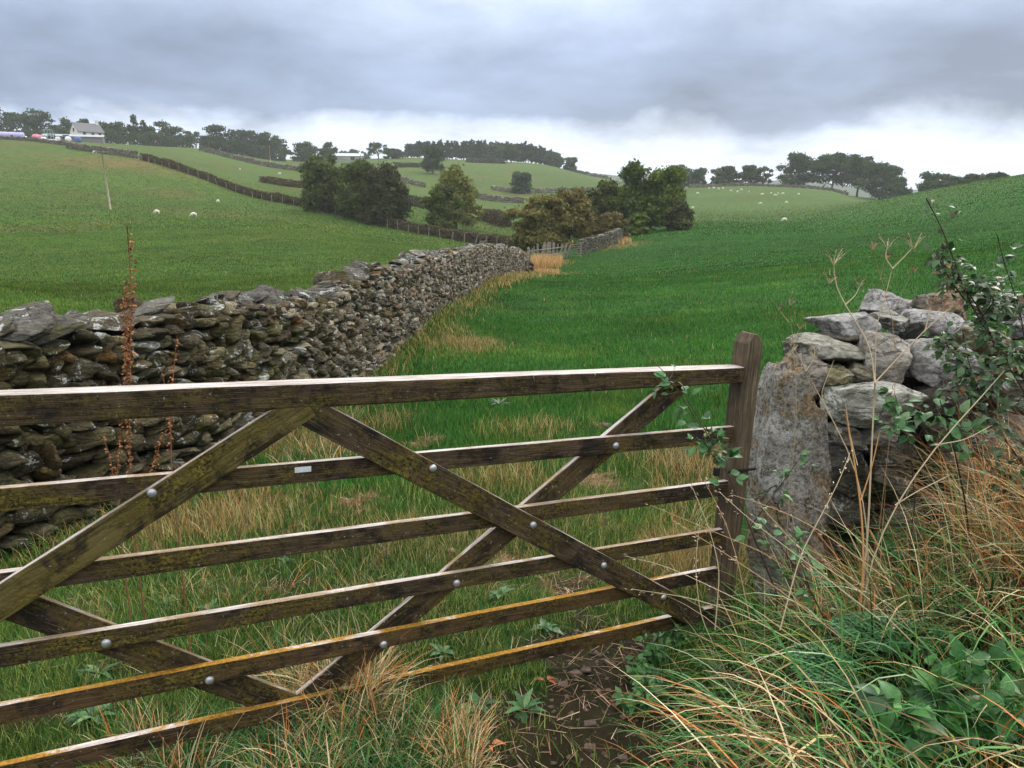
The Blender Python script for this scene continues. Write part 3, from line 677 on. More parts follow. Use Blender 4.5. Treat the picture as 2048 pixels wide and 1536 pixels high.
# right hand wall end: big individual stones
rwall = empty('dry_stone_wall', (1.95, 4.0, float(gz(1.95, 4.0))), 'broken end of a wall of large pale boulders and slabs right of the gate', 'stone wall')
RL = np.array(rwall.location)
GREY = (.40, .40, .415); WARM = (.40, .37, .30); DARK = (.085, .078, .062); OLV = (.22, .20, .12); RUST = (.36, .25, .17)  # DARK: shade painted into the colour of lower and overhung stones
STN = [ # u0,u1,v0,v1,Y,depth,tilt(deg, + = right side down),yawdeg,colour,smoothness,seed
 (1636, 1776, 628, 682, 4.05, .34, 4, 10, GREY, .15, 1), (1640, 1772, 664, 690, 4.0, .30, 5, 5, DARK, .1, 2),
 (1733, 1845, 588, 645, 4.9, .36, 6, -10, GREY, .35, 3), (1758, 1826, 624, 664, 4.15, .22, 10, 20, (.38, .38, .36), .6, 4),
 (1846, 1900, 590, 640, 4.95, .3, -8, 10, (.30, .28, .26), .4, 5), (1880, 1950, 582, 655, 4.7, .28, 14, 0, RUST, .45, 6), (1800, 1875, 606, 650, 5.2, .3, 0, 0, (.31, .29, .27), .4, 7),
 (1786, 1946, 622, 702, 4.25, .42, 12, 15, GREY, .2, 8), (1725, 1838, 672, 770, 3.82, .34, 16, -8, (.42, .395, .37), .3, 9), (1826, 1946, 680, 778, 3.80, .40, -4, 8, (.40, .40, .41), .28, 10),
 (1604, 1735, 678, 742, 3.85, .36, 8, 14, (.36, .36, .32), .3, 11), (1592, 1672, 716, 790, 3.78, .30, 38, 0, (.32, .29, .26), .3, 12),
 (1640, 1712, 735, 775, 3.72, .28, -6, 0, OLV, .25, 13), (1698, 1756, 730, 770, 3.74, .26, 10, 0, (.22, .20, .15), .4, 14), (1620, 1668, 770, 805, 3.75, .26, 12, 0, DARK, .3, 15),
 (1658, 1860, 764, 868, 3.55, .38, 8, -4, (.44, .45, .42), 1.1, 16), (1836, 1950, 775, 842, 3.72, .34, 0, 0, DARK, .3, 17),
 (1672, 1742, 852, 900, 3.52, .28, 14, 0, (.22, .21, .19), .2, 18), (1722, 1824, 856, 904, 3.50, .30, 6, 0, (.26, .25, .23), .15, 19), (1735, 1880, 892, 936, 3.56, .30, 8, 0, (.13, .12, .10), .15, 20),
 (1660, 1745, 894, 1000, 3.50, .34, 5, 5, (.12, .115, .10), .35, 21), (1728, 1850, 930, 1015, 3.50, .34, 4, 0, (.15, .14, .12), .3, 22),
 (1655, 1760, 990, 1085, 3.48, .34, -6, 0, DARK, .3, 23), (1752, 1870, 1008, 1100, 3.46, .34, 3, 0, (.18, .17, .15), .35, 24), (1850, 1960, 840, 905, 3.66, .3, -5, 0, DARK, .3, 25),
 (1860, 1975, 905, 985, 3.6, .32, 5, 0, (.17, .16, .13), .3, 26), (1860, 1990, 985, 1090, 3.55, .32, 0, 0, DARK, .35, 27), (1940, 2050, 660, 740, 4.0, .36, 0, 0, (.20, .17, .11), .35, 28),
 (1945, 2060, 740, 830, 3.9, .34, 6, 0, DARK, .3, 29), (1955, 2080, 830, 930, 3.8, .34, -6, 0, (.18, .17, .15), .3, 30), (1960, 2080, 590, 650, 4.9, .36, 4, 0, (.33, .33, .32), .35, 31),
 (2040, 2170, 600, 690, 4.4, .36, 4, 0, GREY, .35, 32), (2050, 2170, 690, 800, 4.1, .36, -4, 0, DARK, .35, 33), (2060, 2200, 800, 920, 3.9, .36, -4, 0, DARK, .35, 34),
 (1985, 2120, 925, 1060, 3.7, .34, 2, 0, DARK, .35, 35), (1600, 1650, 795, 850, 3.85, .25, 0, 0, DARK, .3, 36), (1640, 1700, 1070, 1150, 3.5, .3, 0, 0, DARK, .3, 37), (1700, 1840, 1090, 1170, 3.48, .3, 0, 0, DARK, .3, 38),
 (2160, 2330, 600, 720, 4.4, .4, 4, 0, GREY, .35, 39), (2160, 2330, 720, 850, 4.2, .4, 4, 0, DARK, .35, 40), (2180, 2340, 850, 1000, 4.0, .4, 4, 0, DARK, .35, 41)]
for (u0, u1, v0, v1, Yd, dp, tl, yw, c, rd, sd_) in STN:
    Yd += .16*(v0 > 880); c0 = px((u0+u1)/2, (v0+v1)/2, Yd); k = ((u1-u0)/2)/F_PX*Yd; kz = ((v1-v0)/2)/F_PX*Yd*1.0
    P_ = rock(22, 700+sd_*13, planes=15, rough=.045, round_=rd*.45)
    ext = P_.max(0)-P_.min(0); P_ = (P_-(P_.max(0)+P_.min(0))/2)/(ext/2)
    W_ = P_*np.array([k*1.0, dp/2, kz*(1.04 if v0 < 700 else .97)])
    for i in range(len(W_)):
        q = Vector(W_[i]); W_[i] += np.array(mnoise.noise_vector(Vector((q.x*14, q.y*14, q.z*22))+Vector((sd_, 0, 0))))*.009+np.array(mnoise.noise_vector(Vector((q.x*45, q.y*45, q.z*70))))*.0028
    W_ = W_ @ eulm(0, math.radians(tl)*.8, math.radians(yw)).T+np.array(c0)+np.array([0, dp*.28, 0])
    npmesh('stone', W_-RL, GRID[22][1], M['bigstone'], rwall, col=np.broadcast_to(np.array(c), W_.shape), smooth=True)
# small stones and hearting inside
rs = R(31); rk = Rocks(6)
for i in range(190):
    u_ = rs.uniform(1625, 2330); v_ = rs.uniform(700, 1150); Yd = 4.15+rs.uniform(-.1, .1)-.35*(v_-700)/450+.5*max(0, u_-1950)/400
    p_ = px(u_, v_, Yd); sz = rs.uniform(.06, .12)
    rk.put(V6[rs.randint(36)], (sz*1.3, sz, sz*.6), eulm(*rs.normal(0, .25, 3)), tuple(p_), pick(rs, 1, STONEC)[0]*.7)
rk.build('small_stones', M['stone'], rwall, RL)
mb = MB()
A0, A1, A2 = px(1700, 740, 4.35), px(2000, 700, 4.7), px(2330, 700, 4.9)
for a, b in ((A0, A1), (A1, A2)):
    c_ = (a+b)/2; zb = float(gz(c_.x, c_.y))-.2; d_ = b-a; th = math.atan2(d_.y, d_.x)
    mb.box((c_.x-RL[0], c_.y+.12-RL[1], (zb+min(a.z, b.z)-.03)/2-RL[2]), (Vector((d_.x, d_.y)).length, .42, min(a.z, b.z)-.03-zb), eulm(0, 0, th))
mb.build('hearting', M['hearting'], rwall)

# ------------------------------------------------------------------ foliage builders
def cards(C, Nn, size, asp, col, rs):
    """leaf cards: centres C, facing directions Nn, lengths, aspect"""
    n_ = len(C); t = rs.normal(size=(n_, 3)); t -= Nn*np.sum(t*Nn, 1, keepdims=True); t /= np.linalg.norm(t, axis=1, keepdims=True)+1e-9
    b = np.cross(Nn, t); s = size[:, None]; k = asp
    bow = Nn*s*.12
    V = np.stack([C-t*s*.5, C+b*s*k*.5-bow, C+t*s*.5, C-b*s*k*.5-bow], 1).reshape(-1, 3)
    F_ = np.arange(n_*4).reshape(-1, 4); return V, F_, np.repeat(col, 4, 0)
def unit(v): return v/(np.linalg.norm(v, axis=-1, keepdims=True)+1e-9)
def crown_data(rs, kind, n, leaf, colA, colB):
    """crown in unit space: x, y in -0.5..0.5, z 0..1"""
    B = []
    if kind == 'round':
        for i in range(30):
            z = rs.uniform(.12, .92); q = rs.uniform(0, 6.283); lim = .5*math.sqrt(max(.03, 1-((z-.46)/.54)**2)); r_ = rs.uniform(.09, .19)
            rad = max(0, lim-r_*.55)*math.sqrt(rs.uniform(.1, 1)); B.append((rad*math.cos(q), rad*math.sin(q), z, r_))
        B += [(0, 0, .5, .27), (0, 0, .72, .2)]
    elif kind == 'umbrella':
        for i in range(34):
            z = rs.uniform(.26, .93); q = rs.uniform(0, 6.283); lim = .5*math.sqrt(max(.03, 1-((z-.45)/.55)**2)); r_ = rs.uniform(.08, .16)
            rad = max(0, lim-r_*.5)*math.sqrt(rs.uniform(.1, 1)); B.append((rad*math.cos(q), rad*math.sin(q), z, r_))
        B += [(0, 0, .7, .25), (.2, 0, .65, .2), (-.2, 0, .65, .2)]
    elif kind == 'bush':
        for i in range(44):
            z = rs.uniform(.06, .92); q = rs.uniform(0, 6.283); lim = .5*math.sqrt(max(.03, 1-(max(0, z-.38)/.62)**2))*(.82+.18*min(1, z/.25)); r_ = rs.uniform(.07, .17)
            rad = max(0, lim-r_*.5)*math.sqrt(rs.uniform(.15, 1)); B.append((rad*math.cos(q), rad*math.sin(q), z, r_))
        B += [(0, 0, .35, .3), (0, 0, .6, .24)]
    elif kind == 'tall':
        for i in range(34):
            z = rs.uniform(.12, .93); q = rs.uniform(0, 6.283); lim = .5*math.sqrt(max(.03, 1-((z-.42)/.56)**2)); r_ = rs.uniform(.08, .18)
            rad = max(0, lim-r_*.5)*math.sqrt(rs.uniform(.05, 1)); B.append((rad*math.cos(q), rad*math.sin(q), z, r_))
        B += [(0, 0, .4, .27), (0, 0, .6, .22), (0, 0, .25, .22)]
    elif kind == 'pine':
        for i in range(26):
            z = rs.uniform(.16, .97); q = rs.uniform(0, 6.283); lim = .5*(1.04-z)**.6*1.1; rad = lim*math.sqrt(rs.uniform(.0, 1))*.7
            B.append((rad*math.cos(q), rad*math.sin(q), z, rs.uniform(.05, .10)+.10*(1-z)))
    elif kind == 'open':
        for i in range(24):
            z = rs.uniform(.3, .93); q = rs.uniform(0, 6.283); lim = .5*math.sqrt(max(.03, 1-((z-.58)/.42)**2)); rad = lim*math.sqrt(rs.uniform(.3, 1))*.85
            B.append((rad*math.cos(q), rad*math.sin(q), z, rs.uniform(.07, .13)))
    B = np.array(B); wts_ = B[:, 3]**2; k = rs.choice(len(B), n, p=wts_/wts_.sum())
    d = unit(rs.normal(size=(n, 3))+np.array([0, 0, .35])); rr_ = B[k, 3]*rs.uniform(.35, 1.12, n)**.6
    asp_xy = 1.0
    C = B[k, :3]+d*rr_[:, None]*np.array([1, 1, .78])
    spr = rs.uniform(0, 1, n) < .15; C[spr] += d[spr]*rs.uniform(0, .075, (spr.sum(), 1))
    Nn = unit(d+rs.normal(0, .55, (n, 3)))
    cb = R(rs.randint(9999)).uniform(0, 1, len(B))[k]
    f = np.clip(.5*cb+.5*rs.uniform(0, 1, n), 0, 1)[:, None]
    col = (np.array(colA)*(1-f)+np.array(colB)*f)*rs.uniform(.65, 1.35, (n, 1))
    return C, Nn, leaf*rs.uniform(.6, 1.35, n), col, B
def trunk_mb(B, W_, H, rs, base_r, top=.72, nl=9, ox=0):
    mb = MB(); P_ = [(0, 0, -.25), (0, 0, H*.12), (rs.normal(0, .02)*W_, rs.normal(0, .02)*W_, H*.35), (rs.normal(0, .03)*W_, rs.normal(0, .03)*W_, H*top)]
    mb.tube(P_, [base_r*1.25, base_r, base_r*.75, base_r*.25], 7)
    for i in range(min(nl, len(B))):
        b = B[i]; z0 = rs.uniform(.12, .45)*H; e = (b[0]*W_, b[1]*W_, b[2]*H)
        mb.tube([(0, 0, z0), (e[0]*.5, e[1]*.5, z0+(e[2]-z0)*.45+.03*H), e], [base_r*.5, base_r*.3, base_r*.08], 5)
    return mb
NTREE = [0]
def tree(name, u0, u1, vt, vb, Y, kind, n, leaf, cA, cB, label, group=None, cat='tree', far=False, mt=None, trr=None):
    NTREE[0] += 1; rs = R(1000+NTREE[0]); uc = (u0+u1)/2
    b = px(uc, vb, Y); z0 = float(gz(b.x, b.y)); top = px(uc, vt, Y).z; H = max(top-z0, 1.0); W_ = (u1-u0)/F_PX*Y*1.05
    C, Nn, sz, col, B = crown_data(rs, kind, n, leaf, cA, cB)
    S = np.array([W_, W_*.9, H]); C = C*S
    root = empty(name, (b.x, b.y, z0), label, cat, group)
    V, F_, cc = cards(C, Nn, sz, .62, col, rs)
    npmesh('crown', V, F_, mt or M['leaf'], root, col=cc)
    trunk_mb(B, W_, H, rs, trr or max(.12, H*.022), nl=12).build('trunk', M['bark'], root, smooth=True)
    return root
DK = ((.03, .048, .010), (.11, .135, .028)); OL = ((.075, .07, .018), (.20, .175, .045)); OG = ((.09, .105, .022), (.23, .24, .055)); MG = ((.045, .075, .014), (.15, .20, .035)); BRN = ((.08, .065, .025), (.18, .145, .055))
ROW = 'trees standing along the hedge in the valley'
tree('hawthorn_tree', 603, 695, 306, 440, 126, 'bush', 9000, .42, *DK, 'dark leafy tree on the hedge line, leftmost of the dark clump of three', ROW)
tree('hawthorn_tree', 672, 772, 320, 447, 121, 'bush', 9000, .42, *DK, 'dark tree in the middle of the clump of three on the hedge line', ROW)
tree('hawthorn_tree', 722, 815, 326, 447, 117, 'bush', 9000, .42, (.028, .034, .011), (.065, .065, .02), 'dark tree on the right of the clump of three, browner at its right edge', ROW)
tree('ash_tree', 862, 962, 330, 462, 118, 'tall', 7000, .42, *OG, 'light olive feathery tree rising above the dark one on the hedge', ROW)
tree('holly_tree', 843, 928, 372, 472, 111, 'tall', 7500, .38, *DK, 'dark rounded tree in front of the light olive tree on the hedge', ROW)
tree('hawthorn_tree', 1010, 1150, 392, 496, 84, 'bush', 13000, .34, *OL, 'broad olive brown hawthorn behind the paling fence', ROW)
tree('hawthorn_tree', 1080, 1196, 376, 492, 88, 'bush', 11000, .34, (.075, .064, .016), (.20, .165, .045), 'taller golden brown hawthorn behind the broad olive one', ROW)
tree('hawthorn_bush', 1180, 1252, 424, 492, 84, 'bush', 6500, .32, *BRN, 'small brownish bush behind the far wall at the foot of the tall trees', ROW, 'bush')
tree('ash_tree', 1166, 1245, 362, 482, 100, 'tall', 7500, .42, *DK, 'dark tree filling the gap between the hawthorns and the tall airy tree', ROW)
tree('ash_tree', 1212, 1330, 315, 482, 105, 'tall', 9500, .46, (.035, .06, .012), (.13, .18, .035), 'tall airy green tree, the highest in the valley clump', ROW)
tree('ash_tree', 1284, 1386, 334, 474, 103, 'tall', 10500, .42, *MG, 'broad green tree at the right end of the valley clump', ROW)
tree('hawthorn_bush', 1250, 1300, 428, 482, 96, 'bush', 4500, .34, *MG, 'low green bush at the foot of the tall valley trees', ROW, 'bush')
tree('hawthorn_bush', 1325, 1384, 400, 468, 100, 'bush', 4500, .36, (.04, .05, .018), (.085, .095, .032), 'low green bush at the right foot of the valley clump', ROW, 'bush')
FG = ((.026, .042, .018), (.075, .105, .045))
tree('oak_tree', 842, 890, 290, 352, 300, 'tall', 3200, .95, *FG, 'lone dark tree on the hillside below the left of the pine wood', None, mt=M['farleaf'])
tree('oak_tree', 1018, 1067, 345, 390, 262, 'round', 3200, .8, (.035, .055, .03), (.07, .095, .05), 'lone round tree on open pasture below the pine wood', None, mt=M['farleaf'])
tree('oak_tree', 965, 1012, 286, 332, 425, 'round', 1800, 1.4, (.05, .07, .04), (.08, .105, .055), 'paler round tree standing in front of the pine wood', None, mt=M['farleaf'])
tree('oak_tree', 1006, 1040, 290, 330, 430, 'round', 1500, 1.3, *FG, 'dark round tree at the front edge of the pine wood near its middle', None, mt=M['farleaf'])
tree('oak_tree', 1123, 1157, 312, 348, 432, 'round', 1400, 1.3, *FG, 'dark round tree at the far right end of the pine wood', None, mt=M['farleaf'])
tree('oak_tree', 1088, 1128, 303, 344, 436, 'round', 1500, 1.3, *FG, 'round tree second from the right end of the pine wood', None, mt=M['farleaf'])
FARM = 'trees round the hilltop farm'
for (u0, u1, vt, vb, Y, kd, lb) in [
    (-45, 52, 213, 280, 345, 'round', 'big dark tree at the left edge above the lavender bales'), (38, 106, 217, 278, 340, 'round', 'big dark tree behind the pink bales'),
    (88, 130, 252, 280, 350, 'round', 'low tree between the big dark trees and the barn'), (120, 158, 238, 280, 372, 'tall', 'wind shaped tree behind the long barn'), (152, 190, 239, 280, 372, 'tall', 'wind shaped tree rising behind the house gable'),
    (186, 226, 245, 290, 352, 'round', 'dark tree immediately right of the house'), (212, 256, 244, 292, 350, 'round', 'dark tree two to the right of the house'),
    (285, 318, 254, 298, 352, 'round', 'low dark tree right of the spiky conifers'), (305, 368, 245, 300, 360, 'umbrella', 'broad wind shaped grey green tree right of the conifers'),
    (364, 398, 261, 300, 372, 'open', 'thin see-through tree left of the big wood'), (403, 468, 251, 305, 368, 'umbrella', 'left tree of the big dark hilltop clump'), (448, 524, 257, 314, 372, 'umbrella', 'middle tree of the big dark hilltop clump'),
    (500, 562, 264, 320, 374, 'umbrella', 'right tree of the big dark hilltop clump'), (540, 577, 269, 312, 380, 'open', 'open crowned tree at the right edge of the hilltop clump'),
    (582, 640, 284, 320, 392, 'round', 'round tree alone right of the hilltop clump'), (642, 673, 287, 320, 396, 'round', 'small round tree left of the far barn'),
    (738, 776, 285, 318, 410, 'open', 'open topped tree right of the far barn'), (768, 808, 297, 318, 412, 'umbrella', 'low domed tree left of the pine wood')]:
    kd = {'round': 'tall', 'umbrella': 'tall'}.get(kd, kd)
    tree('beech_tree', u0-3, u1+3, vt, vb, Y, kd, 2600 if kd != 'open' else 1100, 1.05, *FG, lb, FARM, mt=M['farleaf'], trr=.35)
for (u0, u1, vt, vb, Y, lb) in [(252, 288, 232, 294, 345, 'taller spiky conifer among the farm trees'), (276, 304, 241, 294, 350, 'shorter spiky conifer among the farm trees')]:
    tree('conifer_tree', u0, u1, vt, vb, Y, 'pine', 2000, .9, *FG, lb, FARM, mt=M['farleaf'], trr=.3)
for k, (u0, u1, vt) in enumerate([(676, 700, 301), (694, 722, 299), (716, 742, 303)]):
    tree('beech_tree', u0, u1, vt, 320, 560, 'round', 700, 1.5, *FG, 'faint distant tree in the low row behind the far barn', 'distant trees behind the far barn', mt=M['farleaf'])
RIDGE = 'trees on the ridge of the right hand field'
for (u0, u1, vt, vb, Y, kd, n_, lb) in [
    (1338, 1392, 331, 382, 330, 'round', 2600, 'bluish tree showing over the right end of the valley clump'), (1384, 1413, 338, 374, 320, 'round', 1600, 'small round tree first on the ridge right of the valley clump'), (1421, 1478, 333, 374, 318, 'round', 2600, 'spreading tree with gaps under its crown, second on the ridge'),
    (1480, 1522, 333, 375, 316, 'round', 2000, 'round tree third on the ridge'), (1508, 1541, 336, 376, 320, 'open', 1000, 'thin tree touching the right side of the third ridge tree'),
    (1556, 1632, 308, 378, 306, 'round', 4200, 'tall oak at the left end of the dark ridge clump'), (1622, 1704, 308, 386, 302, 'umbrella', 5200, 'broad domed tree in the middle of the dark ridge clump'),
    (1676, 1752, 311, 390, 300, 'umbrella', 5000, 'domed tree right of centre in the dark ridge clump'), (1732, 1794, 325, 396, 298, 'round', 4000, 'rounded tree near the right end of the dark ridge clump'), (1770, 1814, 358, 398, 290, 'bush', 2200, 'low bush at the right end of the dark ridge clump'),
    (1834, 1884, 347, 386, 262, 'round', 1900, 'pale green tree behind the saddle of the right hill'), (1866, 1930, 352, 384, 250, 'bush', 2200, 'wide low tree right of the pale one behind the right hill'),
    (1922, 1972, 350, 380, 235, 'bush', 1900, 'low bush peeping over the right hill'), (1966, 2012, 347, 370, 215, 'bush', 1700, 'last low bush peeping over the right hill')]:
    ww_ = (u1-u0)*.10; tree('oak_tree', u0-ww_, u1+ww_, vt-2, vb, Y, kd, int(n_*1.5), .9, *FG, lb, RIDGE, mt=M['farleaf'], trr=.38)
# the pine wood on the far hill: four models, copied
PW = []
for k in range(4):
    rs = R(1500+k); C, Nn, sz, col, B = crown_data(rs, 'pine', 1100, 1.5, (.020, .032, .019), (.040, .058, .034)); H, W_ = 12.5, 6.5
    V, F_, cc = cards(C*np.array([W_, W_, H]), Nn, sz*.8, .6, col, rs)
    PW.append((npmesh('crown', V, F_, M['farleaf'], col=cc, link_it=False), trunk_mb(B, W_, H, rs, .24, .9, 3)))
proto = []
for cm, tm in PW:
    r0_ = bpy.data.objects.new('pine_tree', None); c_ = bpy.data.objects.new('crown', cm); 
    t_ = tm.build('trunk', M['bark']); proto.append((c_, t_))
rs = R(77); first = set()
for i in range(72):
    u = 813+i*4.32+rs.uniform(-3, 3); vt = np.interp(u, [805, 830, 930, 1050, 1080, 1125], [288, 283, 281, 285, 292, 310])+rs.uniform(-3, 4)
    Y = 448+rs.uniform(0, 26); k = rs.randint(4)
    b = on(u, Y, 320); H = px(u, vt, Y).z-b.z
    root = empty('pine_tree', b, 'slender dark pine in the wood on the far hilltop', 'tree', 'pines of the far hilltop wood', rs.uniform(0, 6))
    root.scale = (1, 1, H/12.5)
    c_, t_ = proto[k]
    if k in first: c_, t_ = c_.copy(), t_.copy(); COL.objects.link(c_); COL.objects.link(t_)
    else: first.add(k); COL.objects.link(c_)
    c_.parent = root; t_.parent = root

# ------------------------------------------------------------------ hedges, fences, field walls, poles
def ppath(L, step):
    P_ = [on(u, Y, v) if Y else hit(u, v) for (u, v, Y) in L]
    xs, ys, ss = path_points([(p.x, p.y) for p in P_], step); return xs, ys, ss
def hedge(L, h, wd_, leaf, dens, cA, cB, label, seed, lead=None):
    xs, ys, ss = ppath(L, .25); Lh = ss[-1]; rs = R(seed); n_ = int(Lh*dens)
    s = rs.uniform(0, Lh, n_); X = np.interp(s, ss, xs); Yv = np.interp(s, ss, ys)
    hh = h*(.75+.5*fbm(s*.25, s*0, seed)); f = rs.uniform(0, 1, n_); a = rs.uniform(-1, 1, n_)
    z_ = hh*f; ww = wd_*.5*(1-.5*f**2); tx = np.gradient(xs); ty = np.gradient(ys); q = np.hypot(tx, ty); TX = np.interp(s, ss, tx/q); TY = np.interp(s, ss, ty/q)
    C = np.stack([X+TY*a*ww, Yv-TX*a*ww, gz(X, Yv)+z_], -1)
    Nn = unit(np.stack([TY*a, -TX*a, f*.8], -1)+rs.normal(0, .6, (n_, 3)))
    ff = rs.uniform(0, 1, (n_, 1)); col = np.array(cA)*(1-ff)+np.array(cB)*ff
    o0 = np.array([X[0], Yv[0], 0]); p0 = (float(xs[0]), float(ys[0]), float(gz(xs[0], ys[0])))
    V, F_, cc = cards(C-np.array(p0), Nn, leaf*rs.uniform(.6, 1.4, n_), .6, col, rs)
    root = empty('hedge', p0, label, 'hedge'); npmesh('foliage', V, F_, M['leaf'], root, col=cc)
    mb = MB()
    for i in range(0, len(xs)-6, 6):
        b = Vector((xs[i]-p0[0]+rs.normal(0, .15), ys[i]-p0[1]+rs.normal(0, .15), float(gz(xs[i], ys[i]))-p0[2]))
        for j in range(2): mb.tube([b, b+Vector((rs.normal(0, .2), rs.normal(0, .2), h*.5)), b+Vector((rs.normal(0, .5), rs.normal(0, .4), h*.95))], [.05, .035, .012], 4)
    ob_ = mb.build('branches', M['bark'], root); ob_['kind'] = 'stuff'; return root
H1 = [(285, 320, 168), (350, 338, 158), (420, 362, 152), (480, 385, 146), (550, 403, 138), (620, 415, 132), (700, 434, 124), (760, 449, 118), (830, 464, 110), (880, 473, 104), (960, 487, 96), (1052, 499, 85)]
hedge(H1, 1.35, 1.6, .30, 260, (.045, .033, .018), (.10, .080, .038), 'long dark brown hedge running down the left hill to the valley trees', 41)
hedge([(520, 350, 186), (560, 358, 182), (606, 368, 178)], 1.5, 1.6, .35, 150, (.06, .035, .018), (.11, .075, .035), 'short reddish hedge left of the dark tree clump', 42)
hedge([(795, 412, 160), (850, 428, 156)], 2.0, 2.0, .35, 170, (.03, .03, .014), (.07, .06, .03), 'short hedge between the dark clump and the olive tree', 43)
hedge([(938, 436, 150), (980, 447, 140), (1014, 456, 130)], 2.2, 2.4, .35, 220, (.05, .035, .018), (.10, .075, .035), 'short brown hedge left of the olive hawthorns', 44)
hedge([(790, 338, 320), (835, 332, 330), (850, 328, 335)], 1.8, 2, .6, 70, (.04, .04, .02), (.07, .07, .035), 'hedge line below the lone dark hillside tree', 45)
hedge([(932, 331, 400), (985, 329, 402), (1010, 329, 404)], 2.2, 3, .8, 60, (.04, .04, .025), (.07, .065, .035), 'hedge strip below the pine wood', 46)
hedge([(-60, 281, 318), (60, 284, 322), (130, 287, 345)], 4.0, 4, .8, 110, *FG, 'dark undergrowth belt behind the bales and barn', 47)
hedge([(200, 290, 340), (300, 296, 346), (392, 301, 362)], 5.5, 5, .8, 140, *FG, 'dark undergrowth belt under the trees right of the farmhouse', 48)
hedge([(402, 303, 366), (480, 312, 368), (572, 322, 372)], 6.0, 6, .9, 150, *FG, 'dark undergrowth filling the base of the big hilltop clump', 49)
xs, ys, ss = ppath(H1, .5)
tx, ty = np.gradient(xs), np.gradient(ys); q = np.hypot(tx, ty); ox, oy = xs+ty/q*-1.3, ys+tx/q*1.3
if np.hypot(ox[10], oy[10]) > np.hypot(xs[10], ys[10]): ox, oy = xs+ty/q*1.3, ys-tx/q*1.3
fl = (float(ox[0]), float(oy[0]), float(gz(ox[0], oy[0]))); fence = empty('wire_fence', fl, 'post and wire fence along the near side of the long hedge', 'fence')
rs = R(91); tops = []
for i in range(0, len(ox), 6):
    b = Vector((ox[i], oy[i], float(gz(ox[i], oy[i]))))-Vector(fl); ln_ = Vector((rs.normal(0, .13), rs.normal(0, .1), 1.0)).normalized(); h_ = rs.uniform(1.05, 1.3)
    mb = MB(); mb.tube([b-ln_*.2, b+ln_*h_*.5, b+ln_*h_], [.065, .06, .055], 6); mb.build('post', M['oldwood'], fence); tops.append(b+ln_*1.0)
mb = MB()
for dz in (0, -.3, -.6): mb.tube([t+Vector((0, 0, dz)) for t in tops], .006, 3)
mb.build('wire', M['darkmetal'], fence)
# left end post of the hedge
def low_wall(L, h, wd_, label, seed, tint=1.0, step=.45, name='dry_stone_wall'):
    xs, ys, ss = ppath(L, .3); rs = R(seed); rk = Rocks(3); p0 = (float(xs[0]), float(ys[0]), float(gz(xs[0], ys[0]))); tx, ty = np.gradient(xs), np.gradient(ys)
    s = 0
    while s < ss[-1]:
        X, Yv = np.interp(s, ss, xs), np.interp(s, ss, ys); th = math.atan2(np.interp(s, ss, ty), np.interp(s, ss, tx)); g_ = float(gz(X, Yv)); z_ = 0
        while z_ < h:
            ch = step*rs.uniform(.45, .8)
            rk.put(V3[rs.randint(30)], (step*rs.uniform(.5, .75), wd_*.5, ch*.62), eulm(rs.normal(0, .1), rs.normal(0, .15), th+rs.normal(0, .1)), (X, Yv, g_+z_+ch*.4), pick(rs, 1, STONEC)[0]*tint); z_ += ch*.85
        s += step*.85
    root = empty(name, p0, label, 'stone wall'); rk.build('stones', M['stone'], root, p0); return root
low_wall([(1161, 511, 72), (1185, 509, 74), (1205, 505, 76), (1228, 492, 80), (1250, 484, 86)], 1.25, .5, 'short old stone wall right of the hurdle, below the tall trees', 51, 1.0, .3)
low_wall([(700, 352, 262), (760, 357, 258), (800, 365, 250), (850, 376, 240)], 1.3, .6, 'field wall crossing behind the dark clump of trees', 52, 1.2, .8)
low_wall([(945, 398, 232), (1000, 408, 225), (1052, 414, 222)], 1.3, .6, 'brownish field wall crossing below the lone round tree', 53, 1.0, .8)
low_wall([(985, 391, 268), (1040, 392, 262), (1100, 388, 268), (1190, 386, 275)], 1.1, .6, 'pale field wall passing the foot of the lone round tree', 54, 1.3, .9)
low_wall([(135, 296, 196), (190, 306, 188), (235, 313, 180), (275, 321, 172)], 1.2, .7, 'grey field wall running from the farm to the end of the long hedge', 55, .95, .7)
low_wall([(-120, 278, 232), (0, 281, 226), (70, 287, 220), (135, 293, 206)], .75, .6, 'dark field wall along the top of the left hill below the bales', 56, .7, .8)
low_wall([(400, 303, 300), (460, 314, 290), (530, 327, 285), (606, 342, 275)], 1.4, .7, 'field wall running down the hill below the big hilltop clump', 57, .9, .9)
low_wall([(1128, 342, 436), (1180, 350, 436), (1222, 360, 438)], 1.3, .8, 'field wall running down the skyline right of the pine wood', 58, .9, 1.2)
low_wall([(1380, 374, 305), (1560, 375, 298), (1700, 388, 276)], .9, .5, 'low wall along the ridge of the right hand field', 59, .8, 1.0)
def pole(u, vb, vt, Y, label, arm=True, lean_=(0, 0)):
    b = on(u, Y, vb); H = px(u, vt, Y).z-b.z; root = empty('power_pole', b, label, 'power pole'); mb = MB()
    mb.tube([(0, 0, -.3), (lean_[0]*.5, 0, H*.5), (lean_[0], 0, H)], [.12, .10, .07], 8); mb.build('pole', M['pole'], root, smooth=True)
    if arm:
        mb = MB(); mb.box((lean_[0], -.12, H-.35), (1.7, .1, .12)); mb.build('cross_arm', M['oldwood'], root)
        for e in (-.75, 0, .75):
            mb = MB(); mb.tube([(lean_[0]+e, -.12, H-.28), (lean_[0]+e, -.12, H-.08)], [.05, .035], 6); mb.build('insulator', M['darkmetal'], root)
    return Vector((b.x+lean_[0], b.y-.12, b.z+H-.08))
t1 = pole(222, 424, 298, 106, 'tall pale wooden pole standing alone on the left hill', True, (-.35, 0))
t2 = pole(394, 302, 277, 330, 'small power pole left of the big hilltop clump')
t3 = pole(541, 325, 291, 300, 'small power pole in front of the hilltop clump')
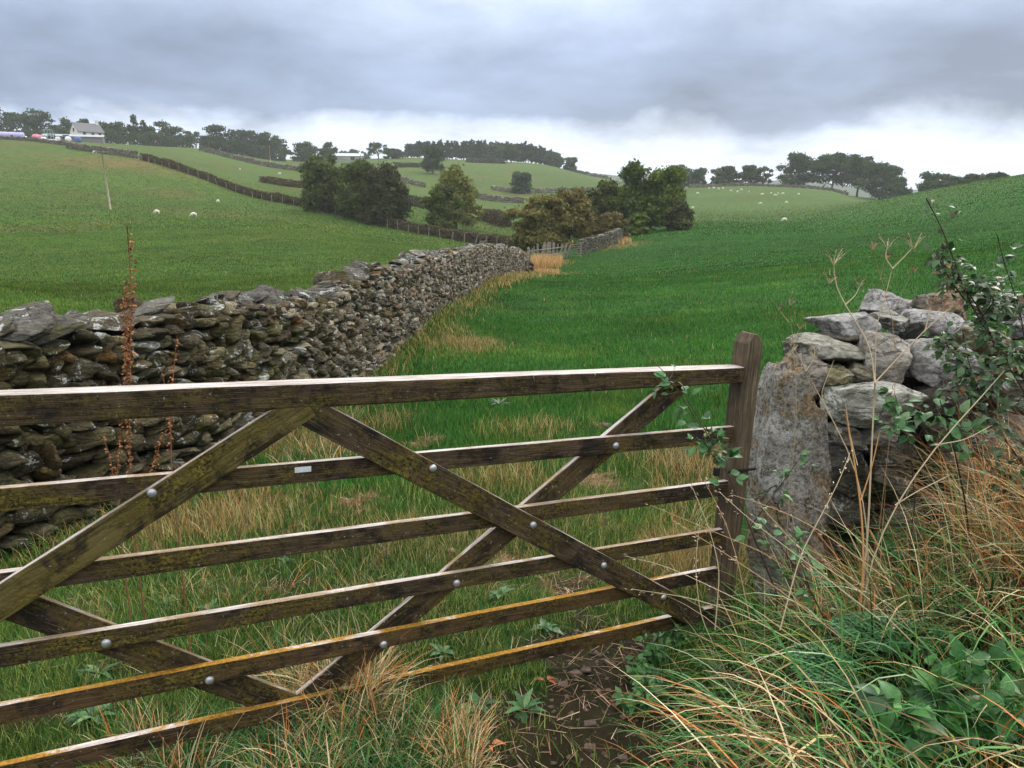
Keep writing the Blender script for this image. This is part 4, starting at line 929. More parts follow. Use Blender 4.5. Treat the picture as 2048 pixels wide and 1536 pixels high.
def wires(name, a, b, label, sag, n_=2, r=.02):
    mb = MB(); P0 = a
    for e in np.linspace(-.7, .7, n_):
        mb.tube([(a+(b-a)*f+Vector((e, 0, -sag*4*f*(1-f))))-P0 for f in np.linspace(0, 1, 18)], r, 4)
    o = mb.build(name, M['darkmetal'], None, loc=None); o.location = P0; return tag(o, label, 'power line')
wires('power_line', t2, t3, 'pair of thin power wires between the two small hilltop poles', 1.0)
wires('power_line', t3, px(868, 338, 292), 'pair of thin power wires running right from the second hilltop pole', 1.2)

# paling fence, hurdle, debris at the end of the long wall
rs = R(63); fb = on(1058, 60, 512); pal = empty('paling_fence', fb, 'row of old grey upright palings between the wall end and the hurdle', 'fence')
for (u, vt, vb, Y, w_, ln_) in [(1057, 494, 520, 58, .22, 0), (1063, 497, 516, 60, .10, .05), (1068, 492, 515, 61, .10, 0), (1076, 487, 514, 62, .16, -.02), (1082, 493, 513, 63, .09, .1), (1089, 485, 512, 64, .26, 0), (1097, 484, 512, 65, .34, .03), (1106, 485, 512, 66, .22, .04), (1112, 487, 512, 67, .12, .1), (1119, 487, 513, 67, .16, .16), (1126, 486, 513, 68, .18, .2), (1133, 489, 514, 69, .14, .25)]:
    b = on(u, Y, vb)-fb; H = px(u, vt, Y).z-(b.z+fb.z); mb = MB(); V = []
    for (z_, k) in ((-.2, 1), (H*.5, 1), (H*.93, .95), (H, .55)):
        for (sx, sy) in ((-1, -1), (1, -1), (1, 1), (-1, 1)): V.append((b.x+sx*w_/2*k+ln_*z_*1.2, b.y+sy*.06, b.z+z_))
    mb.add(V, [(3, 2, 1, 0)]+[(i*4+j, i*4+(j+1) % 4, i*4+4+(j+1) % 4, i*4+4+j) for i in range(3) for j in range(4)]+[(12, 13, 14, 15)]); mb.build('paling', M['oldwood'], pal)
mb = MB(); a, b = on(1058, 60, 512)-fb, on(1134, 69, 512)-fb
for h_ in (.45, .95): mb.tube([a+Vector((0, .08, h_)), b+Vector((0, .08, h_))], .04, 5)
mb.build('rail', M['oldwood'], pal)
hb0 = on(1142, 69, 515); hur = empty('hurdle', hb0, 'small leaning grey slatted hurdle between palings and old wall', 'hurdle')
p_, q_ = Vector((0, 0, 0)), on(1161, 67, 515)-hb0
for e in (0, 1):
    c_ = p_+(q_-p_)*e; mb = MB(); mb.tube([c_-Vector((0, 0, .1)), c_+Vector((-.05+.12*e, .1, 1.15))], .045, 6); mb.build('upright', M['oldwood'], hur)
for k in range(6):
    z_ = .12+k*.19; mb = MB(); mb.tube([p_+Vector((-.03, 0, z_)), q_+Vector((.08, 0, z_+.10))], .035, 5); mb.build('slat', M['oldwood'], hur)
mb = MB(); a, b = px(1038, 534, 43), hit(1072, 551); d_ = (b-a)
mb.tube([a, a+d_*.3+Vector((0, 0, .1)), a+d_*.7, b+Vector((0, 0, .06))], [.05, .10, .09, .06], 7); mb.tube([a+d_*.4, a+d_*.3+Vector((.1, 0, .5))], [.05, .02], 5)
o = mb.build('fallen_branch', M['bark'], None, smooth=True, loc=tuple(a)); tag(o, 'dark fallen branch lying against the end of the long wall', 'branch')
mb = MB(); a = hit(1057, 553); mb.tube([a-Vector((0, 0, .1)), a+Vector((.03, 0, .6)), px(1060, 508, a.y)], [.035, .03, .025], 6)
o = mb.build('stake', plain('rusty_iron', (.16, .08, .04)), None, loc=tuple(a)); tag(o, 'thin rusty stake standing at the broken end of the long wall', 'stake')
rk = Rocks(6); c0 = px(1031, 538, 43.6); rk.put(V6[3], (.22, .2, .16), eulm(.3, .4, 0), tuple(c0), (.75, .76, .78)); rk.put(V6[8], (.16, .15, .12), eulm(.1, -.5, 0), tuple(px(1033, 545, 43.5)), (.75, .76, .78))
o = rk.build('plastic_sack', plain('white_plastic', (.75, .76, .78), .5), None, tuple(c0)); o.location = c0; tag(o, 'crumpled white plastic sack caught at the wall end', 'sack')
mb = MB(); c0 = px(1026, 499, 46); mb.box(tuple(c0-Vector((0, 0, .15))), (.26, .16, .62), eulm(0, .03, .1)); o = mb.build('standing_slab', M['stone'], None, bevel=.02, loc=tuple(c0)); tag(o, 'small upright grey slab standing behind the end of the long wall', 'stone slab')

# ------------------------------------------------------------------ farm on the left hilltop
m_white = plain('whitewash', (.62, .62, .60), .8); m_slate = plain('slate_roof', (.14, .14, .155), .8); m_roof = plain('barn_roof', (.30, .32, .35), .6); m_dkw = plain('dark_opening', (.02, .02, .022))
hc = on(176, 318, 287); hs = empty('farmhouse', hc, 'pale gabled farmhouse with grey slate roof on the left hilltop', 'house', None, .95); hs.scale = (1.15, 1.15, 1.2)
def house(root, L, D, H, RH, wallm, roofm, wins, chim=True):
    mb = MB(); z0 = -.5
    V = [(-L/2, -D/2, z0), (L/2, -D/2, z0), (L/2, D/2, z0), (-L/2, D/2, z0), (-L/2, -D/2, H), (L/2, -D/2, H), (L/2, D/2, H), (-L/2, D/2, H), (-L/2, 0, H+RH), (L/2, 0, H+RH)]
    mb.add(V, [(0, 1, 5, 4), (2, 3, 7, 6), (3, 0, 4, 8, 7), (1, 2, 6, 9, 5)]); mb.build('wall', wallm, root)
    mb = MB(); o_ = .35
    for sy in (-1, 1):
        a = [(-L/2-o_, sy*(D/2+o_), H-o_*RH/(D/2)), (L/2+o_, sy*(D/2+o_), H-o_*RH/(D/2)), (L/2+o_, 0, H+RH+.02), (-L/2-o_, 0, H+RH+.02)]
        mb.add(a+[(x_, y_, z_+.14) for x_, y_, z_ in a], [(0, 1, 2, 3), (7, 6, 5, 4), (0, 4, 5, 1), (1, 5, 6, 2), (2, 6, 7, 3), (3, 7, 4, 0)])
    rf = mb.build('roof', roofm, root)
    if chim: mb = MB(); mb.box((L/2-.5, 0, H+RH+.4), (.9, .7, 1.4)); mb.box((L/2-.5, 0, H+RH+1.15), (1.05, .85, .12)); mb.build('chimney', wallm, rf)
    for (x_, y_, z_, w_, h_, face) in wins:
        mb = MB()
        if face == 'g': mb.box((-L/2-.02, y_, z_), (.06, w_, h_)); fr = (-L/2-.05, y_, z_-h_/2-.06); fd = (.14, w_+.3, .1)
        else: mb.box((x_, -D/2-.02, z_), (w_, .06, h_)); fr = (x_, -D/2-.05, z_-h_/2-.06); fd = (w_+.3, .14, .1)
        wn = mb.build('window', m_dkw, root); mb = MB(); mb.box(fr, fd); mb.build('sill', wallm, wn)
house(hs, 8.5, 5.6, 3.6, 2.6, m_white, m_slate, [(0, 0, 4.0, 1.0, 1.1, 'g'), (-2.2, 0, 2.7, .9, 1.1, 's'), (.6, 0, 2.7, .9, 1.1, 's'), (3, 0, 2.7, .9, 1.1, 's'), (-2.2, 0, 1, .9, 1.1, 's'), (.6, 0, 1, 1.0, 1.9, 's')])
bc = on(150, 262, 284); barn = empty('barn', bc, 'long low barn with a shallow grey roof in front of the farmhouse', 'barn', None, .35)
house(barn, 17, 6, 1.3, .7, plain('barn_wall', (.16, .16, .16)), m_roof, [(-6, 0, 1, 2.2, 1.5, 's'), (-2, 0, 1, 1.8, 1.5, 's')], False)
def bale(u, v, Y, r, w_, c, label, rz, grp):
    b = on(u, Y, v); root = b; nn = 18; V = []; rs = R(int(abs(u)*3))
    for (yy, k) in ((-.5, .0), (-.5, .82), (-.42, .98), (-.15, 1.02), (.15, 1.02), (.42, .98), (.5, .82), (.5, .0)):
        for j in range(nn): q = 6.283*j/nn; kk = k*(1+rs.uniform(-.02, .02)); V.append((r*kk*math.cos(q), yy*w_, r*kk*math.sin(q)+r*.95))
    mb = MB(); mb.add(V, [(i*nn+j, i*nn+(j+1) % nn, (i+1)*nn+(j+1) % nn, (i+1)*nn+j) for i in range(7) for j in range(nn)])
    o = mb.build('wrapped_bale', c, None, smooth=True); o.location = b; o.rotation_euler = (0, 0, rz); return tag(o, label, 'bale', grp)
lav = plain('lavender_wrap', (.40, .38, .66), .35, 0, .08); pnk = plain('pink_wrap', (.66, .20, .30), .35, 0, .08); wht = plain('white_wrap', (.72, .72, .74), .35, 0, .05); blu = plain('blue_plastic', (.07, .12, .32), .4)
for k in range(9): bale(-14+k*7.3, 276, 238, .95, 1.25, lav, 'lavender plastic wrapped bale in the long row on the left hilltop', 1.57+.05*k, 'lavender wrapped bales in a row on the hilltop')
bale(72, 277, 232, .85, 1.3, pnk, 'pink wrapped bale nearest the lavender row', 1.2, 'pink wrapped bales'); bale(79, 279, 231, .8, 1.2, pnk, 'pink wrapped bale right of the other pink one', 1.4, 'pink wrapped bales')
bale(88, 281, 230, .55, 1.1, wht, 'small white wrapped bale right of the pink ones', 1.4, None); bale(51, 280, 233, .5, .9, wht, 'small white wrapped bale left of the pink ones', 1.4, None)
bale(116, 282, 236, .6, 1.0, wht, 'white wrapped bale under the left end of the barn roof', 1.0, None); bale(137, 284, 238, .75, 1.2, wht, 'white wrapped bale in front of the barn door', 1.0, None)
mb = MB(); V = []; nn = 16
for (z_, r_) in ((0, .0), (0, .95), (.15, 1.0), (1.0, .98), (1.35, .85), (1.5, .35), (1.62, .3), (1.62, 0)):
    for j in range(nn): q = 6.283*j/nn; V.append((r_*math.cos(q), r_*math.sin(q), z_))
mb.add(V, [(i*nn+j, i*nn+(j+1) % nn, (i+1)*nn+(j+1) % nn, (i+1)*nn+j) for i in range(7) for j in range(nn)])
o = mb.build('water_tank', blu, None, smooth=True); o.location = on(156, 240, 287); tag(o, 'blue plastic water tank in front of the long barn', 'tank')
cf = on(97, 232, 284); fr = empty('arched_frame', cf, 'pale green arched tubular frame standing by the pink bales', 'frame')
gm = plain('green_paint', (.25, .42, .36), .5)
for yy in (0, 1.4): mb = MB(); mb.tube([(-.85, yy, 0), (-.85, yy, 2.4), (-.6, yy, 3.0), (0, yy, 3.25), (.6, yy, 3.0), (.85, yy, 2.4), (.85, yy, 0)], .06, 6); mb.build('arch', gm, fr)
mb = MB(); [mb.tube([(x_, 0, z_), (x_, 1.4, z_)], .05, 5) for x_, z_ in ((-.85, 1.2), (.85, 1.2), (-.6, 3.0), (.6, 3.0))]; mb.build('cross_tube', gm, fr)
mb = MB(); c_ = on(104, 228, 286); mb.box((0, 0, .35), (2.6, 1.0, .5)); o = mb.build('trough', m_white, None, bevel=.06); o.location = c_; tag(o, 'pale stone trough below the arched frame', 'trough')
for (u, Y, v, L_, lb) in ((692, 405, 318, 17, 'long pale roofed barn left of the pine wood skyline'), (604, 402, 322, 8, 'small pale roofed barn behind the round tree')):
    bb = on(u, Y, v); rt = empty('barn', bb, lb, 'barn', None, .15); house(rt, L_, 7, 2.2, 1.3, plain('shed_wall', (.30, .31, .30)), plain('pale_roof', (.50, .53, .55)), [(-L_*.3, 0, 1, 2, 1.5, 's'), (L_*.2, 0, 1, 2, 1.5, 's')], False)

# ------------------------------------------------------------------ sheep
def sheep_mesh():
    sk = [((.0, 0, .62), .26), ((.38, 0, .60), .25), ((-.38, 0, .60), .27), ((-.60, 0, .52), .12), ((.60, 0, .50), .15), ((.76, 0, .30), .105), ((.86, 0, .14), .075), ((.92, 0, .06), .05)]
    V = [p for p, r in sk]; Rr = [r for p, r in sk]; E_ = [(0, 1), (0, 2), (2, 3), (1, 4), (4, 5), (5, 6), (6, 7)]
    for (bi, x_, y_) in ((1, .40, .15), (1, .36, -.15), (2, -.42, .15), (2, -.36, -.15)):
        k = len(V); V += [(x_, y_, .40), (x_+(.02 if bi == 1 else -.05), y_, .20), (x_, y_, .0)]; Rr += [.09, .045, .04]; E_ += [(bi, k), (k, k+1), (k+1, k+2)]
    me = bpy.data.meshes.new('sheep'); me.from_pydata(V, E_, []); o = bpy.data.objects.new('tmp', me); COL.objects.link(o)
    o.modifiers.new('s', 'SKIN'); o.modifiers.new('u', 'SUBSURF').levels = 2
    for i, r in enumerate(Rr): me.skin_vertices[0].data[i].radius = (r, r*1.02)
    me.skin_vertices[0].data[0].use_root = True
    dg = bpy.context.evaluated_depsgraph_get(); dg.update(); me2 = bpy.data.meshes.new_from_object(o.evaluated_get(dg)); bpy.data.objects.remove(o)
    me2.materials.clear(); me2.materials.append(M['wool']); me2.name = 'sheep_body'
    for p in me2.polygons: p.use_smooth = True
    return me2
sm = sheep_mesh(); mb = MB()
for s in (-1, 1): mb.add([(.70, s*.07, .36), (.66, s*.20, .33), (.72, s*.10, .30), (.68, s*.08, .33)], [(0, 1, 2), (0, 3, 1), (1, 3, 2), (0, 2, 3)])
em = mb.build('ears', M['sheepface'])
SH = [(388, 430, 105, 3.3, 'white sheep grazing right of centre in the left hill pair'), (315, 431, 105, 3.0, 'white sheep grazing on the left of the left hill pair'), (435, 392, 127, 1.5, 'lone white sheep on the left hill below the long hedge'), (191, 314, 184, 4.0, 'white sheep grazing near the top of the tall pole'),
      (1385, 416, 185, .5, 'white sheep beside the right end of the valley clump'), (1521, 414, 200, 3, 'white sheep in the middle of the right hand far field'), (1572, 412, 200, .2, 'white sheep right of the one in the middle of the far field'), (1569, 443, 128, 3.1, 'white sheep nearest on the right hand field by the track')]
SH += [(u, v, None, i*1.7, None) for i, (u, v) in enumerate([(1395, 388), (1418, 378), (1428, 377), (1437, 379), (1446, 378), (1462, 383), (1475, 385), (1482, 381), (1498, 385), (1525, 390), (1542, 388), (1550, 392), (1556, 389), (1566, 389), (1597, 390), (600, 332), (480, 340), (560, 349)])]
for i, (u, v, Y, rz, lb) in enumerate(SH):
    loc = hit(u, v, 60) if Y is None else on(u, Y, v)
    root = empty('sheep', loc, lb or ('tiny white sheep on the skyline of the right hand far field' if u > 1300 else 'tiny white sheep on the far fields below the hilltop clump'), 'sheep', 'sheep near the ridge of the right field' if (not lb and u > 1300) else ('sheep on the far left fields' if not lb else 'sheep grazing in the fields'), rz)
    root.scale = (.66, .66, .66)
    b = bpy.data.objects.new('body', sm); link(b, root)
    e = em if i == 0 else em.copy()
    if i: COL.objects.link(e)
    e.parent = root

# ------------------------------------------------------------------ haze between the fields and the far hills
mb = MB(); mb.box((0, 600, 0), (3900, 3600, 110)); hz = mb.build('haze', None or M['wool'], None); hz['kind'] = 'stuff'; hz.name = 'haze'
hz.data.materials.clear(); m = bpy.data.materials.new('haze'); m.use_nodes = True; N = NT(m.node_tree)
zlow = float(ZG.min())-1.0; ztop = 58.0
for v_ in hz.data.vertices: v_.co.z = ztop if v_.co.z > 0 else zlow
vo = N.n('ShaderNodeVolumePrincipled', {'Color': (.93, .97, 1, 1), 'Density': .00025, 'Anisotropy': .15})
N.n('ShaderNodeOutputMaterial', {'Volume': vo.outputs[0]}); m.cycles.homogeneous_volume = True; hz.data.materials.append(m)

# ------------------------------------------------------------------ foreground plants
def leaves(name, P0, D, Up, ln, wd_, col, parent=None, loc=(0, 0, 0), droop=.5, mt=None, jag=0.0, seed=0):
    """leaf blades with a folded midrib: base points, directions, up vectors"""
    n_ = len(P0); P0 = np.asarray(P0, float); D = unit(np.asarray(D, float)); S = unit(np.cross(D, np.asarray(Up, float))); U = np.cross(S, D)
    st = np.array([0, .18, .4, .62, .82, 1.0]); wf = np.array([.08, .75, 1.0, .82, .45, .02]); rs = R(seed)
    V = np.zeros((n_, 6, 3, 3))
    for i, (s, w_) in enumerate(zip(st, wf)):
        c = P0+D*(ln*s)[:, None]+U*(-droop*ln*s*s*.6+.03*ln)[:, None]
        jw = 1+rs.uniform(-jag, jag, n_)
        for j, q in enumerate((-1, 0, 1)): V[:, i, j] = c+S*(q*w_*wd_*.5*jw)[:, None]+U*(abs(q)*w_*wd_*.14)[:, None]
    b = np.arange(n_)[:, None, None]*18+np.arange(5)[None, :, None]*3+np.arange(2)[None, None]
    Fq = np.stack([b, b+1, b+4, b+3], -1).reshape(-1, 4)
    cc = np.repeat(np.asarray(col), 18, 0)
    return npmesh(name, V.reshape(-1, 3)-np.array(loc), Fq, mt or M['blade'], parent, col=cc, smooth=True)
def smooth_line(Pts, n_=14):
    P_ = np.array(Pts, float); t = np.r_[0, np.cumsum(np.linalg.norm(np.diff(P_, axis=0), axis=1))]; q = np.linspace(0, t[-1], n_)
    X = np.stack([np.interp(q, t, P_[:, i]) for i in range(3)], -1)
    for _ in range(2): X[1:-1] = (X[:-2]+2*X[1:-1]+X[2:])/4
    return X
# long arching verge grass in front of the right wall
e0, e1 = hit(1385, 1536), hit(1475, 1200)
def verge_pts(rs, n_, ylo=.75, yhi=3.35, xr=3.6, xoff=0.0):
    y_ = rs.uniform(ylo, yhi, n_); x0 = e0.x+(y_-e0.y)*(e1.x-e0.x)/(e1.y-e0.y)+xoff; x0 = np.maximum(x0, .42)
    x_ = x0+(xr-x0)*rs.uniform(0, 1, n_)**1.15; keep = (y_ < 3.05+.25*(x_ > 1.55)-.35*(x_ < 1.2)) & ((rs.uniform(0, 1, n_) < .35) | ~((x_ > .98) & (y_ < 2.45)))
    return x_[keep], y_[keep]
GV = [(4, (.04, .13, .028)), (3, (.085, .20, .06)), (3, (.014, .055, .012)), (1.2, (.15, .22, .04)), (1.0, (.28, .36, .21)), (2, (.03, .08, .03))]
DV = [(4, (.46, .34, .16)), (1.6, (.50, .22, .07)), (2, (.62, .50, .30)), (1.6, (.34, .12, .035)), (2, (.14, .085, .04))]
def verge(name, seed, n_, hl, hh, wl_, wh, dryf, az0, azs, l0, l1, lab, xr=3.4, ylo=.75, yhi=3.35, segs=7, xoff=0.0, hv=None, rightdry=True):
    rs = R(seed); x_, y_ = verge_pts(rs, n_, ylo, yhi, xr, xoff); k = len(x_)
    cl = fbm(x_*2.6, y_*2.6, seed+5); 
    rd = sstep(1.55, 2.1, x_/np.maximum(y_, .5)*2.6)*.45*rightdry*sstep(1.9, 2.7, y_)
    dr = rs.uniform(0, 1, k) < np.clip(dryf+rd+(cl-.5)*1.6+.45*np.exp(-((x_-.86)/.22)**2-((y_-2.1)/.3)**2), .03, .95)
    c = pick(rs, k, GV); cd = pick(rs, k, DV); c[dr] = cd[dr]
    edge = sstep(0, .45, x_-(e0.x+(y_-e0.y)*(e1.x-e0.x)/(e1.y-e0.y)))
    h_ = rs.uniform(hl, hh, k)*(.55+.45*edge)*(.7+.6*cl)*(1-.5*sstep(2.35, 3.0, y_)*sstep(2.1, 1.7, x_))
    az = az0+rs.normal(0, azs, k)
    B = np.stack([x_, y_, gz(x_, y_)-.01], -1)
    return tag(blades(name, B, h_, rs.uniform(wl_, wh, k), az, rs.uniform(.0, .6, k), rs.uniform(l0, l1, k), c, segs, seed=seed, tipcol=c*np.where(dr, 1.0, 1.25)[:, None]), kind='stuff')
verge('verge_grass', 201, 5200, .38, .78, .005, .012, .20, 3.5, .8, 1.5, 2.9, '')
verge('verge_grass', 205, 800, .35, .7, .009, .015, .08, 3.5, .9, 1.5, 3.0, '')
verge('verge_grass', 202, 6500, .2, .46, .003, .0075, .30, 3.6, 1.3, 1.4, 3.0, '')
verge('verge_thatch', 203, 13000, .10, .28, .002, .0055, .85, 3.4, 2.4, 1.1, 2.2, '', segs=4)
rs = R(206); k = 1500; y_ = rs.uniform(2.45, 3.45, k); x_ = rs.uniform(1.85, 3.1, k)+.15*(y_-2.4); c = pick(rs, k, [(4, (.52, .38, .18)), (3, (.55, .22, .06)), (2, (.65, .52, .32)), (1.5, (.10, .16, .04)), (1, (.36, .10, .03))])
tag(blades('tall_dead_grass', np.stack([x_, y_, gz(x_, y_)], -1), rs.uniform(.45, 1.0, k), rs.uniform(.003, .008, k), rs.normal(3.2, 1.5, k), rs.uniform(0, .3, k), rs.uniform(.4, 2.4, k), c, 8, seed=206), kind='stuff')
verge('verge_grass', 204, 2600, .5, .95, .003, .007, .62, 3.4, 1.2, .5, 2.0, '', ylo=2.45)
# soft bent stems with pale seed heads leaning out of the verge over the gate
rs = R(211); mb = MB(); hd = []
LINES = [((1700, 1290), (1560, 1180), (1440, 1100), (1352, 1045)), ((1660, 1330), (1500, 1210), (1330, 1130), (1250, 1112)), ((1760, 1240), (1620, 1130), (1500, 1040), (1440, 985)), ((1790, 1170), (1640, 1060), (1560, 1020), (1466, 990)),
         ((1600, 1290), (1490, 1230), (1380, 1195), (1262, 1178)), ((1980, 1470), (1880, 1330), (1780, 1210), (1650, 1120)), ((1460, 1440), (1640, 1330), (1810, 1240), (1930, 1170)), ((1480, 1400), (1640, 1320), (1780, 1265), (1860, 1230)),
         ((1560, 1260), (1600, 1110), (1680, 960), (1700, 905)), ((2035, 1420), (1990, 1300), (1965, 1180), (1930, 1110)), ((1500, 1330), (1580, 1290), (1730, 1270), (1900, 1255)), ((1840, 1300), (1720, 1180), (1600, 1100), (1520, 1010)),
         ((1650, 1200), (1540, 1110), (1420, 1060), (1300, 1010)), ((1450, 1340), (1400, 1230), (1390, 1130), (1400, 1040)), ((1430, 1260), (1440, 1140), (1420, 1060), (1385, 975)), ((1500, 1240), (1475, 1120), (1450, 1040), (1408, 960))]
for i, L_ in enumerate(LINES):
    Ys = np.linspace(2.25, 2.45, len(L_)) if i < 12 else np.linspace(2.5, 2.6, len(L_))
    P_ = smooth_line([px(u, v, y_) for (u, v), y_ in zip(L_, Ys)], 16)
    c = np.array((.48, .39, .24)) if i % 3 else np.array((.42, .27, .14)); mb.tube([tuple(p) for p in P_], list(np.linspace(.0022, .0009, 16)), 4, c)
    hd.append((P_, c))
o = mb.build('dry_stems', M['stalk']); tag(o, kind='stuff')
P0, D = [], []
for P_, c in hd:
    for k in range(26):
        j = rs.randint(10, 16) if k < 20 else rs.randint(4, 16); P0.append(P_[min(j, 15)]+rs.normal(0, .006, 3)); D.append(P_[15]-P_[12]+rs.normal(0, .03, 3))
n_ = len(P0); o = leaves('grass_seeds', P0, D, np.tile([0, 0, 1.], (n_, 1))+rs.normal(0, .3, (n_, 3)), rs.uniform(.006, .016, n_), rs.uniform(.002, .004, n_), pick(rs, n_, [(1, (.50, .42, .30)), (1, (.42, .28, .18))]), mt=M['stalk']); tag(o, kind='stuff')

# dead umbellifer stalks in front of the right wall
def stalk_plant(name, lines, Y, col, label, cat, umbels=(), r0=.006, seed=0, seedcol=None, rays=.05):
    rs = R(seed); base = px(*lines[0][0], Y); base.z = min(base.z, float(gz(base.x, base.y))+.3); root = empty(name, (base.x, base.y, float(gz(base.x, base.y))), label, cat); L0 = np.array(root.location)
    mb = MB()
    for k, ln_ in enumerate(lines):
        P_ = [np.array(px(u, v, Y+dy)) for (u, v, dy) in [(q + (0,))[:3] if len(q) == 2 else q for q in ln_]]
        if k == 0: P_ = [np.array((P_[0][0], P_[0][1], float(gz(P_[0][0], P_[0][1]))-.03))]+P_
        P_ = smooth_line(P_, 12); rr_ = r0*.68*(1 if k == 0 else .62)*(.8 if k > 2 else 1)
        mb.tube([tuple(p-L0) for p in P_], list(np.linspace(rr_, rr_*.55, 12)), 6, np.array(col)*rs.uniform(.85, 1.15))
    mb.build('stem', M['stalk'], root, smooth=True)
    if umbels:
        for (u, v, r_) in umbels:
            mb = MB()
            c = np.array(px(u, v, Y))-L0; rad = r_/F_PX*Y
            for i in range(rs.randint(9, 14)):
                q = rs.uniform(0, 6.28); e = c+np.array([math.cos(q)*rad, math.sin(q)*rad, rad*rs.uniform(.3, 1.1)])*rs.uniform(.6, 1.0); s0 = c-np.array([0, 0, rad*.4])
                mid_ = (s0+e)/2+np.array([0, 0, rad*.12]); mb.tube([tuple(s0), tuple(mid_), tuple(e)], [.0010, .0008, .0006], 3, col)
                for j in range(3): d_ = rs.normal(0, .004, 3); mb.tube([tuple(e), tuple(e+d_+np.array([0, 0, .003]))], [.0014, .0005], 3, seedcol or (.14, .09, .05))
            mb.build('umbel', M['stalk'], root)
    return root
TAN = (.50, .40, .26); ORG = (.48, .25, .10)
stalk_plant('dead_hogweed', [[(1735, 1090), (1744, 880), (1750, 765)], [(1750, 765), (1741, 690), (1690, 610), (1664, 560), (1668, 525)], [(1750, 765), (1800, 712), (1850, 660), (1905, 612)], [(1850, 662), (1858, 630), (1862, 612)], [(1750, 765), (1752, 650), (1780, 560), (1785, 535)], [(1785, 537), (1812, 510), (1828, 492)], [(1785, 537), (1770, 515), (1775, 492)], [(1690, 610), (1712, 590), (1720, 570)]], 2.62, TAN, 'tall pale forked dead stalk with umbel ribs in front of the right wall', 'dead plant',
            [(1668, 520, 26), (1660, 560, 20), (1828, 490, 24), (1776, 490, 22), (1720, 568, 14)], .0065, 1, (.10, .06, .04))
stalk_plant('dead_hogweed', [[(1742, 1100), (1715, 930), (1660, 830), (1612, 742)], [(1660, 830), (1640, 790), (1668, 720)], [(1715, 930), (1700, 870), (1690, 800)], [(1612, 742), (1600, 715), (1590, 700)], [(1612, 742), (1628, 718)]], 2.66, TAN, 'thin pale dead stalk leaning left in front of the stone gatepost', 'dead plant', [(1588, 698, 12), (1630, 712, 14)], .004, 2)
stalk_plant('dead_hogweed', [[(1738, 1120), (1790, 1010), (1870, 890), (1960, 800), (2010, 740)], [(1790, 1010), (1830, 985), (1900, 950)], [(1870, 890), (1930, 880), (1985, 850)]], 2.6, TAN, 'pale dead stalk sweeping right across the dark stones', 'dead plant', (), .005, 3)
stalk_plant('dead_hogweed', [[(1730, 1130), (1722, 1000), (1705, 900), (1690, 820)], [(1722, 1000), (1745, 930), (1760, 860)], [(1740, 1060), (1765, 1110)]], 2.55, ORG, 'short orange dead stems at the foot of the forked stalk', 'dead plant', (), .0065, 4)
stalk_plant('dead_hogweed', [[(1600, 760), (1582, 690), (1578, 640), (1580, 612)], [(1578, 645), (1560, 622)], [(1582, 690), (1598, 660)]], 2.8, (.36, .28, .16), 'small thin umbel stalk rising behind the stone gatepost', 'dead plant', [(1580, 606, 14), (1558, 618, 10), (1600, 655, 10)], .003, 5)
stalk_plant('dead_hogweed', [[(1800, 700), (1790, 620), (1760, 560), (1745, 500)], [(1790, 620), (1812, 570), (1825, 545)], [(1760, 560), (1770, 520)]], 3.0, (.30, .17, .10), 'thin reddish dead stalk behind the forked one', 'dead plant', [(1745, 495, 16), (1828, 540, 14), (1772, 515, 10)], .0025, 6, (.06, .03, .02))

# rusty dock spikes beyond the gate on the left
def dock(lines, Y, label, seed, dens=260):
    rs = R(seed); root = stalk_plant('dock', lines, Y, (.22, .10, .05), label, 'dead plant', (), .005, seed); L0 = np.array(root.location); P0, D, = [], []
    for ln_ in lines:
        P_ = smooth_line([px(u, v, Y) for u, v in ln_], 40)
        for i in range(dens):
            f = rs.uniform(0, 1)**.8; j = int((1-f)*39); p = P_[j]; clump = .5+.5*math.sin(j*1.9+seed); r_ = (.004+.012*clump)*(.4+.6*min(1, (39-j)/14))
            d = rs.normal(0, 1, 3)*np.array([1, 1, .5]); d /= np.linalg.norm(d); P0.append(p+d*r_*rs.uniform(.2, 1)); D.append(d+np.array([0, 0, -.4]))
    n_ = len(P0); leaves('seed_heads', P0, D, np.tile([0, 0, 1.], (n_, 1))+rs.normal(0, .5, (n_, 3)), rs.uniform(.006, .013, n_), rs.uniform(.005, .010, n_), pick(rs, n_, [(3, (.24, .095, .035)), (2, (.32, .14, .05)), (1, (.12, .05, .02))]), root, L0, mt=M['stalk'])
dock([[(258, 980), (258, 800), (262, 650), (268, 540), (264, 490), (254, 452)], [(257, 800), (252, 690), (250, 600), (254, 560)]], 2.75, 'tall rusty brown dock spike standing against the left wall', 301, 520)
dock([[(338, 900), (342, 790), (350, 700), (354, 672)], [(340, 860), (330, 770), (322, 740)]], 2.9, 'short rusty dock spike right of the tall one', 302, 90)
dock([[(232, 1000), (236, 900), (244, 840)], [(232, 1000), (222, 920), (205, 870)], [(300, 960), (316, 900), (330, 860)]], 2.9, 'low rusty dock tangle seen between the top bars', 303, 80)

